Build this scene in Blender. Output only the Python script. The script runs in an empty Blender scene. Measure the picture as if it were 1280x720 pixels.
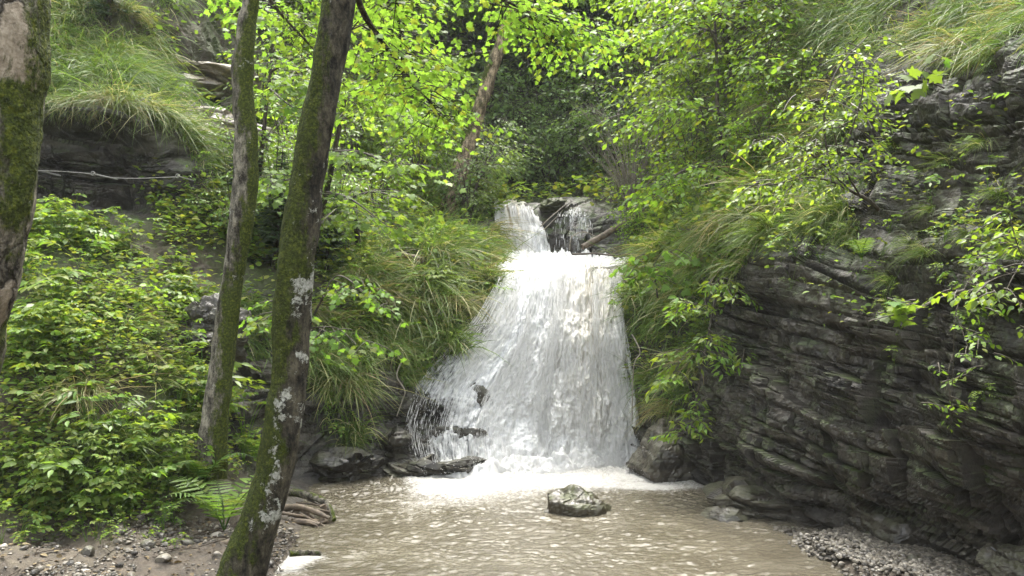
import bpy, math, numpy as np
from math import radians, pi
rng = np.random.default_rng(11)
HAZE = .0008
SC = bpy.context.scene
COL = SC.collection
F, CX, HY, CH = 1050.0, 640.0, 400.0, 1.7      # focal length in photo pixels, principal column, horizon row, eye height

def W(px, py, d):
    px, py, d = np.asarray(px, float), np.asarray(py, float), np.asarray(d, float)
    return np.stack([(px-CX)/F*d, d*np.ones_like(px), CH-(py-HY)/F*d], -1)

# ------------------------------------------------------------------ noise
def hsh(*a):
    h = np.zeros(np.broadcast(*a).shape, np.uint32)
    for k, v in enumerate(a):
        v = np.asarray(v).astype(np.int64).astype(np.uint32)
        h = (h ^ (v * np.uint32([0x9E3779B1, 0x85EBCA6B, 0xC2B2AE35, 0x27D4EB2F][k % 4]))) * np.uint32(0x2C1B3C6D)
        h ^= h >> np.uint32(15)
    h = h * np.uint32(0x297A2D39); h ^= h >> np.uint32(14)
    return (h & np.uint32(0xFFFFFF)).astype(np.float64) / 0xFFFFFF

def vn(p):
    f = np.floor(p); t = p - f; t = t*t*t*(t*(t*6-15)+10)
    i = f.astype(np.int64); x, y, z = i[..., 0], i[..., 1], i[..., 2]
    tx, ty, tz = t[..., 0], t[..., 1], t[..., 2]
    r = 0
    for dx in (0, 1):
        for dy in (0, 1):
            for dz in (0, 1):
                w = (tx if dx else 1-tx)*(ty if dy else 1-ty)*(tz if dz else 1-tz)
                r = r + w*hsh(x+dx, y+dy, z+dz)
    return r*2-1

def fbm(p, s=1.0, o=4, g=.5):
    r, a = 0, 1.0
    for k in range(o):
        r = r + a*vn(p*s + 17.3*k); s *= 2.03; a *= g
    return r

def nrm(v): return v/np.maximum(np.linalg.norm(v, axis=-1, keepdims=True), 1e-9)

# ------------------------------------------------------------------ mesh helpers
def mesh_np(name, V, faces, attrs=None, smooth=True):
    """faces: list of int arrays (n,3)/(n,4)"""
    me = bpy.data.meshes.new(name)
    V = np.ascontiguousarray(V, np.float32)
    faces = [np.asarray(f, np.int32) for f in faces if len(f)]
    me.vertices.add(len(V)); me.vertices.foreach_set('co', V.ravel())
    nl = sum(f.size for f in faces); npo = sum(len(f) for f in faces)
    me.loops.add(nl); me.loops.foreach_set('vertex_index', np.concatenate([f.ravel() for f in faces]))
    tot = np.concatenate([np.full(len(f), f.shape[1], np.int32) for f in faces])
    st = np.concatenate([[0], np.cumsum(tot)[:-1]]).astype(np.int32)
    me.polygons.add(npo); me.polygons.foreach_set('loop_start', st); me.polygons.foreach_set('loop_total', tot)
    me.polygons.foreach_set('use_smooth', np.full(npo, smooth, bool))
    for k, v in (attrs or {}).items():
        a = me.attributes.new(k, 'FLOAT', 'POINT'); a.data.foreach_set('value', np.ascontiguousarray(v, np.float32))
    me.update(calc_edges=True)
    return me

def link(name, me, mat=None, parent=None, loc=None):
    o = bpy.data.objects.new(name, me); COL.objects.link(o)
    if mat is not None and me is not None and not len(me.materials): me.materials.append(mat)
    if parent is not None: o.parent = parent
    if loc is not None: o.location = loc
    return o

def tag(o, label=None, cat=None, group=None, kind=None):
    for k, v in (('label', label), ('category', cat), ('group', group), ('kind', kind)):
        if v: o[k] = v
    return o

def thing(name, loc, label, cat, group=None):
    o = bpy.data.objects.new(name, None); COL.objects.link(o); o.location = [float(c) for c in loc]
    o.empty_display_size = .1
    return tag(o, label, cat, group)

class MB:
    def __init__(s): s.V, s.F, s.A, s.n, s.M, s.mi = [], [], [], 0, [], 0
    def add(s, V, faces, a=0.0):
        V = np.asarray(V, float).reshape(-1, 3)
        for f in faces: s.F.append(np.asarray(f, int)+s.n); s.M.append(s.mi)
        s.V.append(V); s.A.append(np.broadcast_to(np.asarray(a, float), (len(V),))); s.n += len(V)
    def mesh(s, name, smooth=True, off=None):
        V = np.concatenate(s.V)
        if off is not None: V = V-np.asarray(off)
        t = [k for k, f in enumerate(s.F) if f.shape[1] == 3]; q = [k for k, f in enumerate(s.F) if f.shape[1] == 4]
        fs = [np.concatenate([s.F[k] for k in g]) for g in (t, q) if g]
        me = mesh_np(name, V, fs, {'rnd': np.concatenate(s.A)}, smooth)
        if any(s.M): me.polygons.foreach_set('material_index', np.concatenate([np.full(len(s.F[k]), s.M[k], np.int32) for k in t+q]))
        return me

def grid_faces(nu, nv, wrap=False):
    i = np.arange(nu-1)[:, None]; j = np.arange(nv if wrap else nv-1)[None]
    j2 = (j+1) % nv
    return np.stack([i*nv+j, (i+1)*nv+j, (i+1)*nv+j2, i*nv+j2], -1).reshape(-1, 4)

def smooth_path(P, n):
    P = np.asarray(P, float); m = len(P)
    t = np.linspace(0, m-1, n); i = np.clip(t.astype(int), 0, m-2); f = (t-i)[:, None]
    p0, p1, p2, p3 = P[np.maximum(i-1, 0)], P[i], P[i+1], P[np.minimum(i+2, m-1)]
    return .5*((2*p1)+(-p0+p2)*f+(2*p0-5*p1+4*p2-p3)*f*f+(-p0+3*p1-3*p2+p3)*f**3)

def tube(path, rad, sides=8, rough=0.0, rs=6.0, seed=0, cap=True, flare=None):
    path = np.asarray(path, float); n = len(path); rad = np.broadcast_to(np.asarray(rad, float), (n,))
    T = nrm(np.gradient(path, axis=0))
    ref = np.array([0, 1, 0]) if abs(T[0, 1]) < .8 else np.array([1., 0, 0])
    A = np.zeros((n, 3)); a = nrm(np.cross(T[0], ref))
    for k in range(n):
        a = nrm(a-T[k]*np.dot(a, T[k])); A[k] = a
    B = np.cross(T, A)
    th = np.linspace(0, 2*pi, sides, endpoint=False)
    D = A[:, None]*np.cos(th)[None, :, None]+B[:, None]*np.sin(th)[None, :, None]
    V = path[:, None]+D*rad[:, None, None]
    if rough:
        d = fbm(V*[1, 1, .55]+seed*3.1, rs, 3)*rough
        if rough > .012: d = d+(.5-np.abs(fbm(V*[1, 1, .5]+seed, 24, 3, .6)))*rough*.32
        V = V+D*(d*np.minimum(1, rad[:, None]/.03))[..., None]
    if flare is not None: V = V+D*flare(path, D)[..., None]
    V = V.reshape(-1, 3); fs = [grid_faces(n, sides, True)]
    if cap:
        V = np.concatenate([V, path[:1]-T[:1]*rad[0]*.3, path[-1:]+T[-1:]*rad[-1]*.6])
        j = np.arange(sides); b = (n-1)*sides
        fs.append(np.stack([np.full(sides, n*sides), (j+1) % sides, j], -1))
        fs.append(np.stack([np.full(sides, n*sides+1), b+j, b+(j+1) % sides], -1))
    return V, fs

# leaf templates: base at origin, length +Y, normal +Z
OV = (np.array([(0, 0, 0), (.27, .28, .07), (.26, .62, .05), (0, 1, -.10), (-.26, .62, .05), (-.27, .28, .07), (0, .5, 0)]),
      [np.array([(0, 1, 6), (1, 2, 6), (2, 3, 6), (3, 4, 6), (4, 5, 6), (5, 0, 6)])])
FAR = (np.array([(0, 0, 0), (.34, .5, .09), (0, 1, -.08), (-.34, .5, .09)]), [np.array([(0, 1, 2), (0, 2, 3)])])
LANCE = (np.array([(0, 0, 0), (.15, .25, .04), (.17, .5, .02), (.08, .8, -.03), (0, 1, -.10), (-.08, .8, -.03), (-.17, .5, .02), (-.15, .25, .04), (0, .5, -.02)]),
         [np.array([(0, 1, 8), (1, 2, 8), (2, 3, 8), (3, 4, 8), (4, 5, 8), (5, 6, 8), (6, 7, 8), (7, 0, 8)])])
_mo = [(0, .06), (.2, -.06), (.43, .02), (.32, .17), (.40, .26), (.66, .47), (.44, .50), (.27, .50), (.36, .70), (.19, .78), (0, 1.08)]
_mo = _mo+[(-x, y) for x, y in _mo[-2:0:-1]]
_mz = lambda x, y: .05*abs(x)-.22*(x*x+(y-.35)**2)
MAPLE = (np.array([(x, y, _mz(x, y)) for x, y in _mo]+[(0, .34, -.01)]),
         [np.array([(k, (k+1) % len(_mo), len(_mo)) for k in range(len(_mo))])])

def frames(a, n):
    a = nrm(a); n = nrm(n-a*np.sum(a*n, -1, keepdims=True)); b = np.cross(a, n)
    return np.stack([b, a, n], -1)

def put(mb, tpl, pos, axis, norm, size, rnd, bend=None):
    pos = np.asarray(pos).reshape(-1, 3); K = len(pos)
    if not K: return
    R = frames(np.asarray(axis).reshape(-1, 3), np.asarray(norm).reshape(-1, 3))*np.broadcast_to(np.asarray(size, float), (K,))[:, None, None]
    V = np.einsum('kij,vj->kvi', R, tpl[0])+pos[:, None]
    nv = len(tpl[0]); off = (np.arange(K)*nv)[:, None, None]
    mb.add(V.reshape(-1, 3), [(f[None]+off).reshape(-1, f.shape[1]) for f in tpl[1]], np.repeat(np.broadcast_to(np.asarray(rnd, float), (K,)), nv))

UP = np.array([0, 0, 1.])
def sprays(mb, C, az, pitch, L, nl, size, tpl, r, droop=.3, flat=.45, hang=.35, wid=.4):
    """flat fans of leaves: one spray per row of C"""
    C = np.asarray(C, float).reshape(-1, 3); S = len(C)
    az, pitch, L, size = [np.broadcast_to(np.asarray(v, float), (S,))[:, None] for v in (az, pitch, L, size)]
    t = np.broadcast_to(np.linspace(.08, 1, nl)[None], (S, nl))+r.normal(0, .03, (S, nl))
    d = np.stack([np.cos(az)*np.cos(pitch), np.sin(az)*np.cos(pitch), np.sin(pitch)], -1)
    s = np.stack([-np.sin(az), np.cos(az), 0*az], -1)
    sg = np.where(np.arange(nl) % 2, 1., -1.)[None]*np.ones((S, 1)); sg[:, -1] = r.normal(0, .2, S)
    lat = sg*L*wid*(1.15-.75*t)*r.uniform(.15, 1, (S, nl))
    P = C[:, None]+d*(L*t)[..., None]+s*lat[..., None]-UP*(droop*L*t*t+.35*np.abs(lat))[..., None]+r.normal(0, .02, (S, nl, 3))*L[..., None]
    ax = d*.7+s*(sg*.8)[..., None]-UP*(hang*r.uniform(.3, 1.7, (S, nl)))[..., None]+r.normal(0, .22, (S, nl, 3))
    nn = UP+r.normal(0, flat, (S, nl, 3))
    sz = size*r.uniform(.6, 1.2, (S, nl))
    base = r.uniform(0, 1, (S, 1))
    put(mb, tpl, P.reshape(-1, 3), ax.reshape(-1, 3), nn.reshape(-1, 3), sz.ravel(), np.clip(base*.5+r.uniform(0, .5, (S, nl)), 0, 1).ravel())

# ------------------------------------------------------------------ materials
class NT:
    def __init__(s, name):
        s.m = bpy.data.materials.new(name); s.m.use_nodes = True
        s.t = s.m.node_tree; s.t.nodes.clear(); s.out = s.t.nodes.new('ShaderNodeOutputMaterial')
    def __call__(s, typ, props=None, **ins):
        n = s.t.nodes.new('ShaderNode'+typ)
        for k, v in (props or {}).items(): setattr(n, k, v)
        for k, v in ins.items():
            key = int(k[1:]) if k[0] == 'i' and k[1:].isdigit() else k.replace('_', ' ')
            sock = n.inputs[key]
            if isinstance(v, bpy.types.NodeSocket): s.t.links.new(v, sock)
            else:
                if isinstance(v, (tuple, list)) and len(v) == 3 and sock.type == 'RGBA': v = (*v, 1)
                sock.default_value = v
        return n
    def ramp(s, fac, stops, interp='LINEAR'):
        n = s('ValToRGB', Fac=fac); cr = n.color_ramp; cr.interpolation = interp
        while len(cr.elements) > len(stops): cr.elements.remove(cr.elements[-1])
        while len(cr.elements) < len(stops): cr.elements.new(1)
        for e, (p, c) in zip(cr.elements, stops):
            e.position = p; e.color = (c, c, c, 1) if isinstance(c, (int, float)) else (*c, 1)
        return n.outputs['Color']
    def mix(s, fac, a, b, mode='MIX'):
        n = s('Mix', dict(data_type='RGBA', blend_type=mode))
        for i, v in ((0, fac), (6, a), (7, b)):
            if isinstance(v, bpy.types.NodeSocket): s.t.links.new(v, n.inputs[i])
            else: n.inputs[i].default_value = (*v, 1) if isinstance(v, (tuple, list)) and len(v) == 3 else v
        return n.outputs[2]
    def math(s, op, a, b=0.0, clamp=False):
        n = s('Math', dict(operation=op, use_clamp=clamp))
        for i, v in ((0, a), (1, b)):
            if isinstance(v, bpy.types.NodeSocket): s.t.links.new(v, n.inputs[i])
            else: n.inputs[i].default_value = v
        return n.outputs[0]
    def noise(s, vec, scale, detail=4, rough=.55, out='Fac', dist=0.0):
        return s('TexNoise', Vector=vec, Scale=scale, Detail=detail, Roughness=rough, Distortion=dist).outputs[out]
    def attr(s, name): return s('Attribute', dict(attribute_name=name)).outputs['Fac']
    def finish(s, shader, disp=None):
        s.t.links.new(shader, s.out.inputs['Surface']); return s.m

def leaf_mat(name, c1, c2, c3=None, trans=.45, tmul=(1.5, 1.5, .6), rough=.5, back=None, spec=.35):
    n = NT(name); r = n.attr('rnd'); oi = n('ObjectInfo').outputs['Random']
    f = n.math('FRACT', n.math('ADD', n.math('MULTIPLY', r, .8), n.math('MULTIPLY', oi, .9)))
    stops = [(0, c1), (.75, c2)]+([(.97, c3)] if c3 else [])
    c = n.ramp(n.math('MULTIPLY', r, 1.0), stops)
    c = n('HueSaturation', Hue=n.math('ADD', .485, n.math('MULTIPLY', f, .03)), Saturation=1.0, Value=n.math('ADD', .7, n.math('MULTIPLY', f, .6)), Fac=1.0, Color=c).outputs[0]
    geo = n('NewGeometry')
    if back: c = n.mix(geo.outputs['Backfacing'], c, n.mix(.5, c, back))
    p = n('BsdfPrincipled', Base_Color=c, Roughness=rough); p.inputs['Specular IOR Level'].default_value = spec
    tr = n('BsdfTranslucent', Color=n.mix(1.0, c, tmul, 'MULTIPLY'))
    return n.finish(n('MixShader', Fac=trans, i1=p.outputs[0], i2=tr.outputs[0]).outputs[0])

def rock_nodes(n, pos, dark=1.0):
    st = n('Mapping', Vector=pos, Rotation=(radians(9), radians(-7), 0), Scale=(.6, .6, 5.5)).outputs[0]
    a = n.noise(st, 2.2, 6, .62); b = n.noise(pos, 3.5, 5, .6); c = n.noise(pos, 34, 4, .7)
    v = n.math('ADD', n.math('ADD', n.math('MULTIPLY', a, .5), n.math('MULTIPLY', b, .35)), n.math('MULTIPLY', c, .25))
    k = dark
    col = n.ramp(v, [(.38, (.012*k, .0105*k, .008*k)), (.50, (.052*k, .043*k, .030*k)), (.60, (.128*k, .110*k, .082*k)), (.73, (.36*k, .33*k, .28*k))])
    br = n.noise(pos, 1.7, 4)
    col = n.mix(n.ramp(br, [(.52, 0.), (.68, .55)]), col, (.095*k, .072*k, .040*k))
    bump = n.math('ADD', n.math('MULTIPLY', a, .5), n.math('MULTIPLY', c, .35))
    return col, bump, v

def mat_terrain():
    n = NT('terrain_surface'); geo = n('NewGeometry'); pos = geo.outputs['Position']
    nz = n('SeparateXYZ', Vector=geo.outputs['Normal']).outputs[2]
    col, bump, v = rock_nodes(n, pos, .33)
    ms = n.noise(pos, 4.5, 5, .65); ms2 = n.noise(pos, 60, 3, .7)
    m = n.math('MULTIPLY', n.ramp(ms, [(.46, 0.), (.60, 1.)]), n.ramp(nz, [(.05, 0.10), (.55, 1.)]))
    mossc = n.ramp(ms2, [(.3, (.018, .03, .006)), (.55, (.05, .075, .014)), (.75, (.095, .12, .03))])
    pz = n('SeparateXYZ', Vector=pos).outputs[2]; dry = n('MapRange', Value=pz, i1=.12, i2=.5).outputs[0]
    m = n.math('MULTIPLY', m, dry)
    col = n.mix(n.math('MULTIPLY', m, .8), col, mossc)
    s1 = n.noise(pos, 9, 6, .7)
    soil = n.ramp(s1, [(.3, (.018, .014, .009)), (.5, (.055, .042, .026)), (.62, (.05, .06, .018)), (.78, (.12, .10, .07))])
    soil = n.mix(n.math('MULTIPLY', dry, n.ramp(n.noise(pos, 1.3, 4), [(.42, 0.), (.6, .75)])), n.mix(dry, n.ramp(s1, [(.3, (.022, .017, .011)), (.7, (.085, .066, .045))]), soil), mossc)
    rk = n.math('ADD', n.attr('rock'), n.math('MULTIPLY', n.math('SUBTRACT', s1, .5), .8), True)
    rk = n.ramp(rk, [(.35, 0.), (.6, 1.)])
    col = n.mix(rk, soil, col)
    b2 = n.mix(rk, n.math('MULTIPLY', s1, .9), bump)
    bp = n('Bump', Height=b2, Strength=.8, Distance=.04)
    rough = n.ramp(n.noise(pos, 12, 4), [(.35, .42), (.65, .8)])
    p = n('BsdfPrincipled', Base_Color=col, Roughness=n.mix(rk, (.85, .85, .85), rough), Normal=bp.outputs[0])
    return n.finish(p.outputs[0])

def mat_rock(name, dark=1.0, moss=.6, tint=None):
    n = NT(name); geo = n('NewGeometry'); pos = geo.outputs['Position']
    nz = n('SeparateXYZ', Vector=geo.outputs['Normal']).outputs[2]
    col, bump, v = rock_nodes(n, pos, dark)
    if tint: col = n.mix(.5, col, tint)
    ms = n.noise(pos, 7, 5, .65)
    m = n.math('MULTIPLY', n.ramp(ms, [(.42, 0.), (.58, 1.)]), n.ramp(nz, [(.1, 0.05), (.7, moss)]))
    col = n.mix(m, col, n.ramp(n.noise(pos, 70, 3), [(.3, (.02, .03, .006)), (.7, (.085, .10, .025))]))
    bp = n('Bump', Height=bump, Strength=.5, Distance=.03)
    p = n('BsdfPrincipled', Base_Color=col, Roughness=n.ramp(ms, [(.35, .3), (.65, .7)]), Normal=bp.outputs[0])
    return n.finish(p.outputs[0])

def mat_bark(name, base=(.07, .058, .042), dark=(.016, .013, .009), moss=.5, lichen=.5, lz=None, mossdir=(-1, 0, 0), plate=0.0, speck=.5, mosscol=1.0):
    n = NT(name); tc = n('TexCoord').outputs['Object']; geo = n('NewGeometry')
    st = n('Mapping', Vector=tc, Scale=(1, 1, .45)).outputs[0]
    a = n.noise(st, 17, 6, .7); b = n.noise(tc, 4, 4, .6); fine = n.noise(tc, 70, 4, .7)
    v = n.math('ADD', n.math('MULTIPLY', a, .6), n.math('ADD', n.math('MULTIPLY', fine, .22), n.math('MULTIPLY', b, .18)))
    col = n.ramp(v, [(.42, dark), (.50, base), (.585, tuple(min(1, c*2.5) for c in base))])
    h = v
    if plate:
        wv = n.mix(.10, st, n.noise(tc, 7, 4, .65, 'Color'))
        ed = n('TexVoronoi', dict(feature='DISTANCE_TO_EDGE'), Vector=wv, Scale=9).outputs['Distance']
        pl = n('SeparateColor', Color=n('TexVoronoi', dict(feature='F1'), Vector=wv, Scale=9).outputs['Color']).outputs[0]
        col = n.mix(n.ramp(ed, [(.0, .85), (.06, 0.)]), n.mix(n.ramp(pl, [(.72, 0.), (.76, plate)]), col, n.ramp(fine, [(.3, (.20, .155, .105)), (.7, (.36, .30, .22))])), dark)
        h = n.math('ADD', v, n.math('MULTIPLY', n.ramp(ed, [(0, 0.), (.08, 1.)]), .35))
    d = n('VectorMath', dict(operation='DOT_PRODUCT'), i0=geo.outputs['Normal'], i1=mossdir).outputs['Value']
    mf = n.math('ADD', n.math('MULTIPLY', d, .10), n.math('ADD', n.math('MULTIPLY', n.noise(st, 3.2, 3, .6), .6), n.math('MULTIPLY', n.noise(st, 15, 5, .75), .4)))
    mm = n.ramp(mf, [(.60-.20*moss, 0.), (.66-.20*moss, 1.)])
    k = mosscol
    mc = n.ramp(n.noise(tc, 55, 4, .75), [(.30, (.010*k, .014*k, .002*k)), (.5, (.040*k, .055*k, .007*k)), (.70, (.125*k, .138*k, .016*k))])
    col = n.mix(mm, col, mc)
    ld = n.mix(.07, tc, n.noise(tc, 16, 5, .7, 'Color'))
    lv = n.noise(ld, 5.2, 7, .74)
    if lz:
        z = n('SeparateXYZ', Vector=tc).outputs[2]
        zz = n.ramp(n.math('DIVIDE', z, lz[2]), [(max(0, lz[0]-.06), .0), (lz[0]+.03, 1.), (lz[1], 1.), (min(1, lz[1]+.12), .1)])
        lv = n.math('ADD', lv, n.math('MULTIPLY', n.math('SUBTRACT', zz, .45), .12))
        rd = n('VectorMath', dict(operation='DOT_PRODUCT'), i0=geo.outputs['Normal'], i1=(.8, -.6, 0)).outputs['Value']
        lv = n.math('ADD', lv, n.math('MULTIPLY', n.math('SUBTRACT', rd, .6), .09))
    lm = n.ramp(lv, [(.70-.16*lichen, 0.), (.712-.16*lichen, 1.)])
    sp = n.noise(ld, 13, 6, .75)
    lm = n.math('MAXIMUM', lm, n.ramp(sp, [(.73-.12*speck, 0.), (.745-.12*speck, .8)]))
    lc = n.ramp(n.noise(tc, 48, 4, .75), [(.32, (.10, .10, .075)), (.5, (.30, .305, .26)), (.70, (.46, .46, .41))])
    col = n.mix(lm, col, lc)
    h = n.math('ADD', h, n.math('ADD', n.math('MULTIPLY', mm, n.math('MULTIPLY', n.noise(tc, 90, 3), .6)), n.math('MULTIPLY', lm, .12)))
    bp = n('Bump', Height=h, Strength=1.0, Distance=.03)
    p = n('BsdfPrincipled', Base_Color=col, Roughness=.85, Normal=bp.outputs[0])
    p.inputs['Specular IOR Level'].default_value = .2
    return n.finish(p.outputs[0])

def mat_plain(name, c1, c2, scale=20, rough=.7, bump=.4):
    n = NT(name); tc = n('TexCoord').outputs['Object']
    a = n.noise(tc, scale, 5, .65)
    col = n.ramp(a, [(.3, c1), (.7, c2)])
    bp = n('Bump', Height=a, Strength=bump, Distance=.01)
    return n.finish(n('BsdfPrincipled', Base_Color=col, Roughness=rough, Normal=bp.outputs[0]).outputs[0])

def mat_stone(name, stops):
    n = NT(name); geo = n('NewGeometry'); pos = geo.outputs['Position']
    r = n.attr('rnd'); a = n.noise(pos, 45, 4, .7)
    col = n.ramp(r, stops); col = n.mix(.55, col, n.ramp(a, [(.3, (.25, .24, .22)), (.7, (1., .98, .93))]), 'MULTIPLY')
    return n.finish(n('BsdfPrincipled', Base_Color=col, Roughness=.5, Normal=n('Bump', Height=a, Strength=.4, Distance=.006).outputs[0]).outputs[0])

def mat_pool():
    n = NT('pool_water'); geo = n('NewGeometry'); pos = geo.outputs['Position']
    w1 = n.noise(n('Mapping', Vector=pos, Scale=(1, 1.6, 1)).outputs[0], 38, 5, .7, dist=.5)
    fo = n.attr('foam')
    cells = n.noise(n('Mapping', Vector=pos, Scale=(1, 1.7, 1)).outputs[0], 24, 8, .78, dist=.8)
    fm = n.math('ADD', cells, n.math('MULTIPLY', n.math('SUBTRACT', fo, .5), .95))
    fm = n.ramp(fm, [(.45, 0.), (.72, 1.)])
    sil = n.ramp(n.noise(pos, 1.6, 4), [(.3, (.066, .057, .039)), (.7, (.106, .094, .068))])
    bp = n('Bump', Height=w1, Strength=.30, Distance=.02)
    p = n('BsdfPrincipled', Base_Color=sil, Roughness=.07, IOR=1.33, Normal=bp.outputs[0])
    p.inputs['Specular IOR Level'].default_value = .6
    f = n('BsdfPrincipled', Base_Color=n.mix(n.math('MULTIPLY', cells, 1.2, True), (.15, .138, .112), (.46, .45, .425)), Roughness=.55, Normal=n('Bump', Height=cells, Strength=.5, Distance=.04).outputs[0])
    return n.finish(n('MixShader', Fac=fm, i1=p.outputs[0], i2=f.outputs[0]).outputs[0])

def mat_fall(name, lo=.47, uvs=(16, 2.6), wide=.12):
    n = NT(name)
    uv = n('Combine'+'XYZ', X=n.attr('fu'), Y=n.attr('fv'), Z=0.0).outputs[0]
    m1 = n('Mapping', Vector=uv, Scale=(uvs[0], uvs[1], 1)).outputs[0]
    a = n.noise(m1, 1.6, 7, .68, dist=.5)
    b = n.noise(n('Mapping', Vector=uv, Scale=(uvs[0]*3, uvs[1]*5, 1)).outputs[0], 1.3, 5, .7)
    d = n.math('ADD', n.math('MULTIPLY', a, .6), n.math('MULTIPLY', b, .4))
    k = n.math('ADD', d, n.math('MULTIPLY', n.math('SUBTRACT', n.attr('dens'), .5), .62))
    al = n.ramp(k, [(lo-wide, 0.), (lo+wide, 1.)])
    br = n.attr('silt')
    col = n.mix(n.math('MULTIPLY', br, n.ramp(a, [(.35, 1.), (.62, .45)])), n.ramp(d, [(.34, (.50, .525, .54)), (.52, (.88, .885, .88))]), (.52, .44, .29))
    bp = n('Bump', Height=d, Strength=.6, Distance=.05)
    p = n('BsdfPrincipled', Base_Color=col, Roughness=.6, IOR=1.33, Normal=bp.outputs[0])
    tr = n('BsdfTranslucent', Color=col)
    s = n('MixShader', Fac=.35, i1=p.outputs[0], i2=tr.outputs[0]).outputs[0]
    return n.finish(n('MixShader', Fac=al, i1=n('BsdfTransparent').outputs[0], i2=s).outputs[0])

def mat_foamy(name):
    n = NT(name); r = n.attr('rnd')
    col = n.ramp(r, [(0, (.66, .66, .65)), (.75, (.55, .545, .52)), (1, (.44, .39, .28))])
    p = n('BsdfPrincipled', Base_Color=col, Roughness=.6, IOR=1.33)
    return n.finish(n('MixShader', Fac=.35, i1=p.outputs[0], i2=n('BsdfTranslucent', Color=col).outputs[0]).outputs[0])

M_TER = mat_terrain()
M_ROCK = mat_rock('wet_dark_rock', .36, .3); M_BOULDER = mat_rock('silty_boulder', .30, .6, (.048, .037, .018))
M_MOSSY = mat_rock('mossy_stone', .5, 1.0, (.05, .06, .016)); M_GREY = mat_rock('grey_stone', .5, .3)
M_BARK1 = mat_bark('scaly_bark', (.095, .085, .066), (.014, .011, .008), .30, .34, plate=.5, mossdir=(1, -.2, 0), speck=.5, mosscol=.85)
M_BARK2 = mat_bark('mossy_bark', (.095, .086, .066), (.016, .013, .009), .62, .34, mossdir=(1, .1, 0), speck=.5)
M_BARK3 = mat_bark('lichen_bark', (.034, .030, .020), (.006, .005, .0035), .62, .42, lz=(.09, .36, 5.2), mossdir=(-1, -.1, 0), speck=.62, mosscol=.75)
M_BARK4 = mat_bark('brown_bark', (.16, .125, .08), (.05, .038, .024), .42, .2, mossdir=(-1, 0, 0))
M_BARKD = mat_bark('dark_bark', (.035, .028, .02), (.012, .01, .007), .4, .2)
M_WOOD = mat_plain('driftwood', (.035, .026, .017), (.16, .12, .08), 18)
M_WOODM = mat_plain('fallen_wood', (.09, .065, .04), (.24, .18, .12), 14)
M_TWIG = mat_plain('twig_wood', (.022, .017, .011), (.07, .055, .035), 30)
M_PALETWIG = mat_plain('pale_twig', (.12, .10, .075), (.28, .25, .2), 30)
M_MAPLE = leaf_mat('maple_leaf', (.075, .145, .022), (.135, .21, .035), (.18, .22, .04), .57, (1.7, 1.65, .9), .5, spec=.25)
M_BEECH = leaf_mat('hornbeam_leaf', (.07, .135, .018), (.15, .23, .032), (.22, .27, .05), .55, (1.9, 1.8, .8), .45)
M_HERB = leaf_mat('herb_leaf', (.070, .125, .022), (.18, .235, .045), (.27, .27, .06), .48, (1.65, 1.6, .8), .55, spec=.18)
M_SHRUB = leaf_mat('shrub_leaf', (.060, .115, .022), (.14, .21, .045), None, .42, (1.7, 1.7, .8), .45)
M_FARLEAF = leaf_mat('forest_leaf', (.075, .128, .040), (.155, .225, .072), None, .48, (1.6, 1.6, .9), .5)
M_SPRUCE = leaf_mat('spruce_needle', (.030, .058, .022), (.070, .11, .040), None, .3, (1.3, 1.4, .9), .55)
M_GRASS = leaf_mat('grass_blade', (.060, .105, .020), (.165, .225, .050), (.40, .36, .19), .42, (1.5, 1.5, .9), .5)
M_DRYGRASS = leaf_mat('dry_grass_blade', (.10, .13, .032), (.19, .19, .07), (.33, .27, .14), .4, (1.4, 1.4, .9), .5)
M_LITTER = leaf_mat('dead_leaf', (.035, .024, .013), (.12, .085, .045), (.2, .16, .07), .15, (1.2, 1.1, .9), .7)
M_FERN = leaf_mat('fern_leaf', (.05, .105, .018), (.14, .20, .045), None, .45, (1.6, 1.6, .8), .5)
M_PEB = mat_stone('pebbles', [(0, (.03, .026, .02)), (.45, (.085, .074, .056)), (.8, (.15, .132, .102)), (1, (.30, .275, .23))])
M_POOL = mat_pool(); M_FALL = mat_fall('falling_water', .45, (24, 2.6), .15); M_FALL2 = mat_fall('upper_falling_water', .47, (7, 1.5)); M_DROP = mat_foamy('white_water')
M_CABLE = mat_plain('steel_cable_metal', (.12, .115, .105), (.24, .23, .21), 40, .45)

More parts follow.
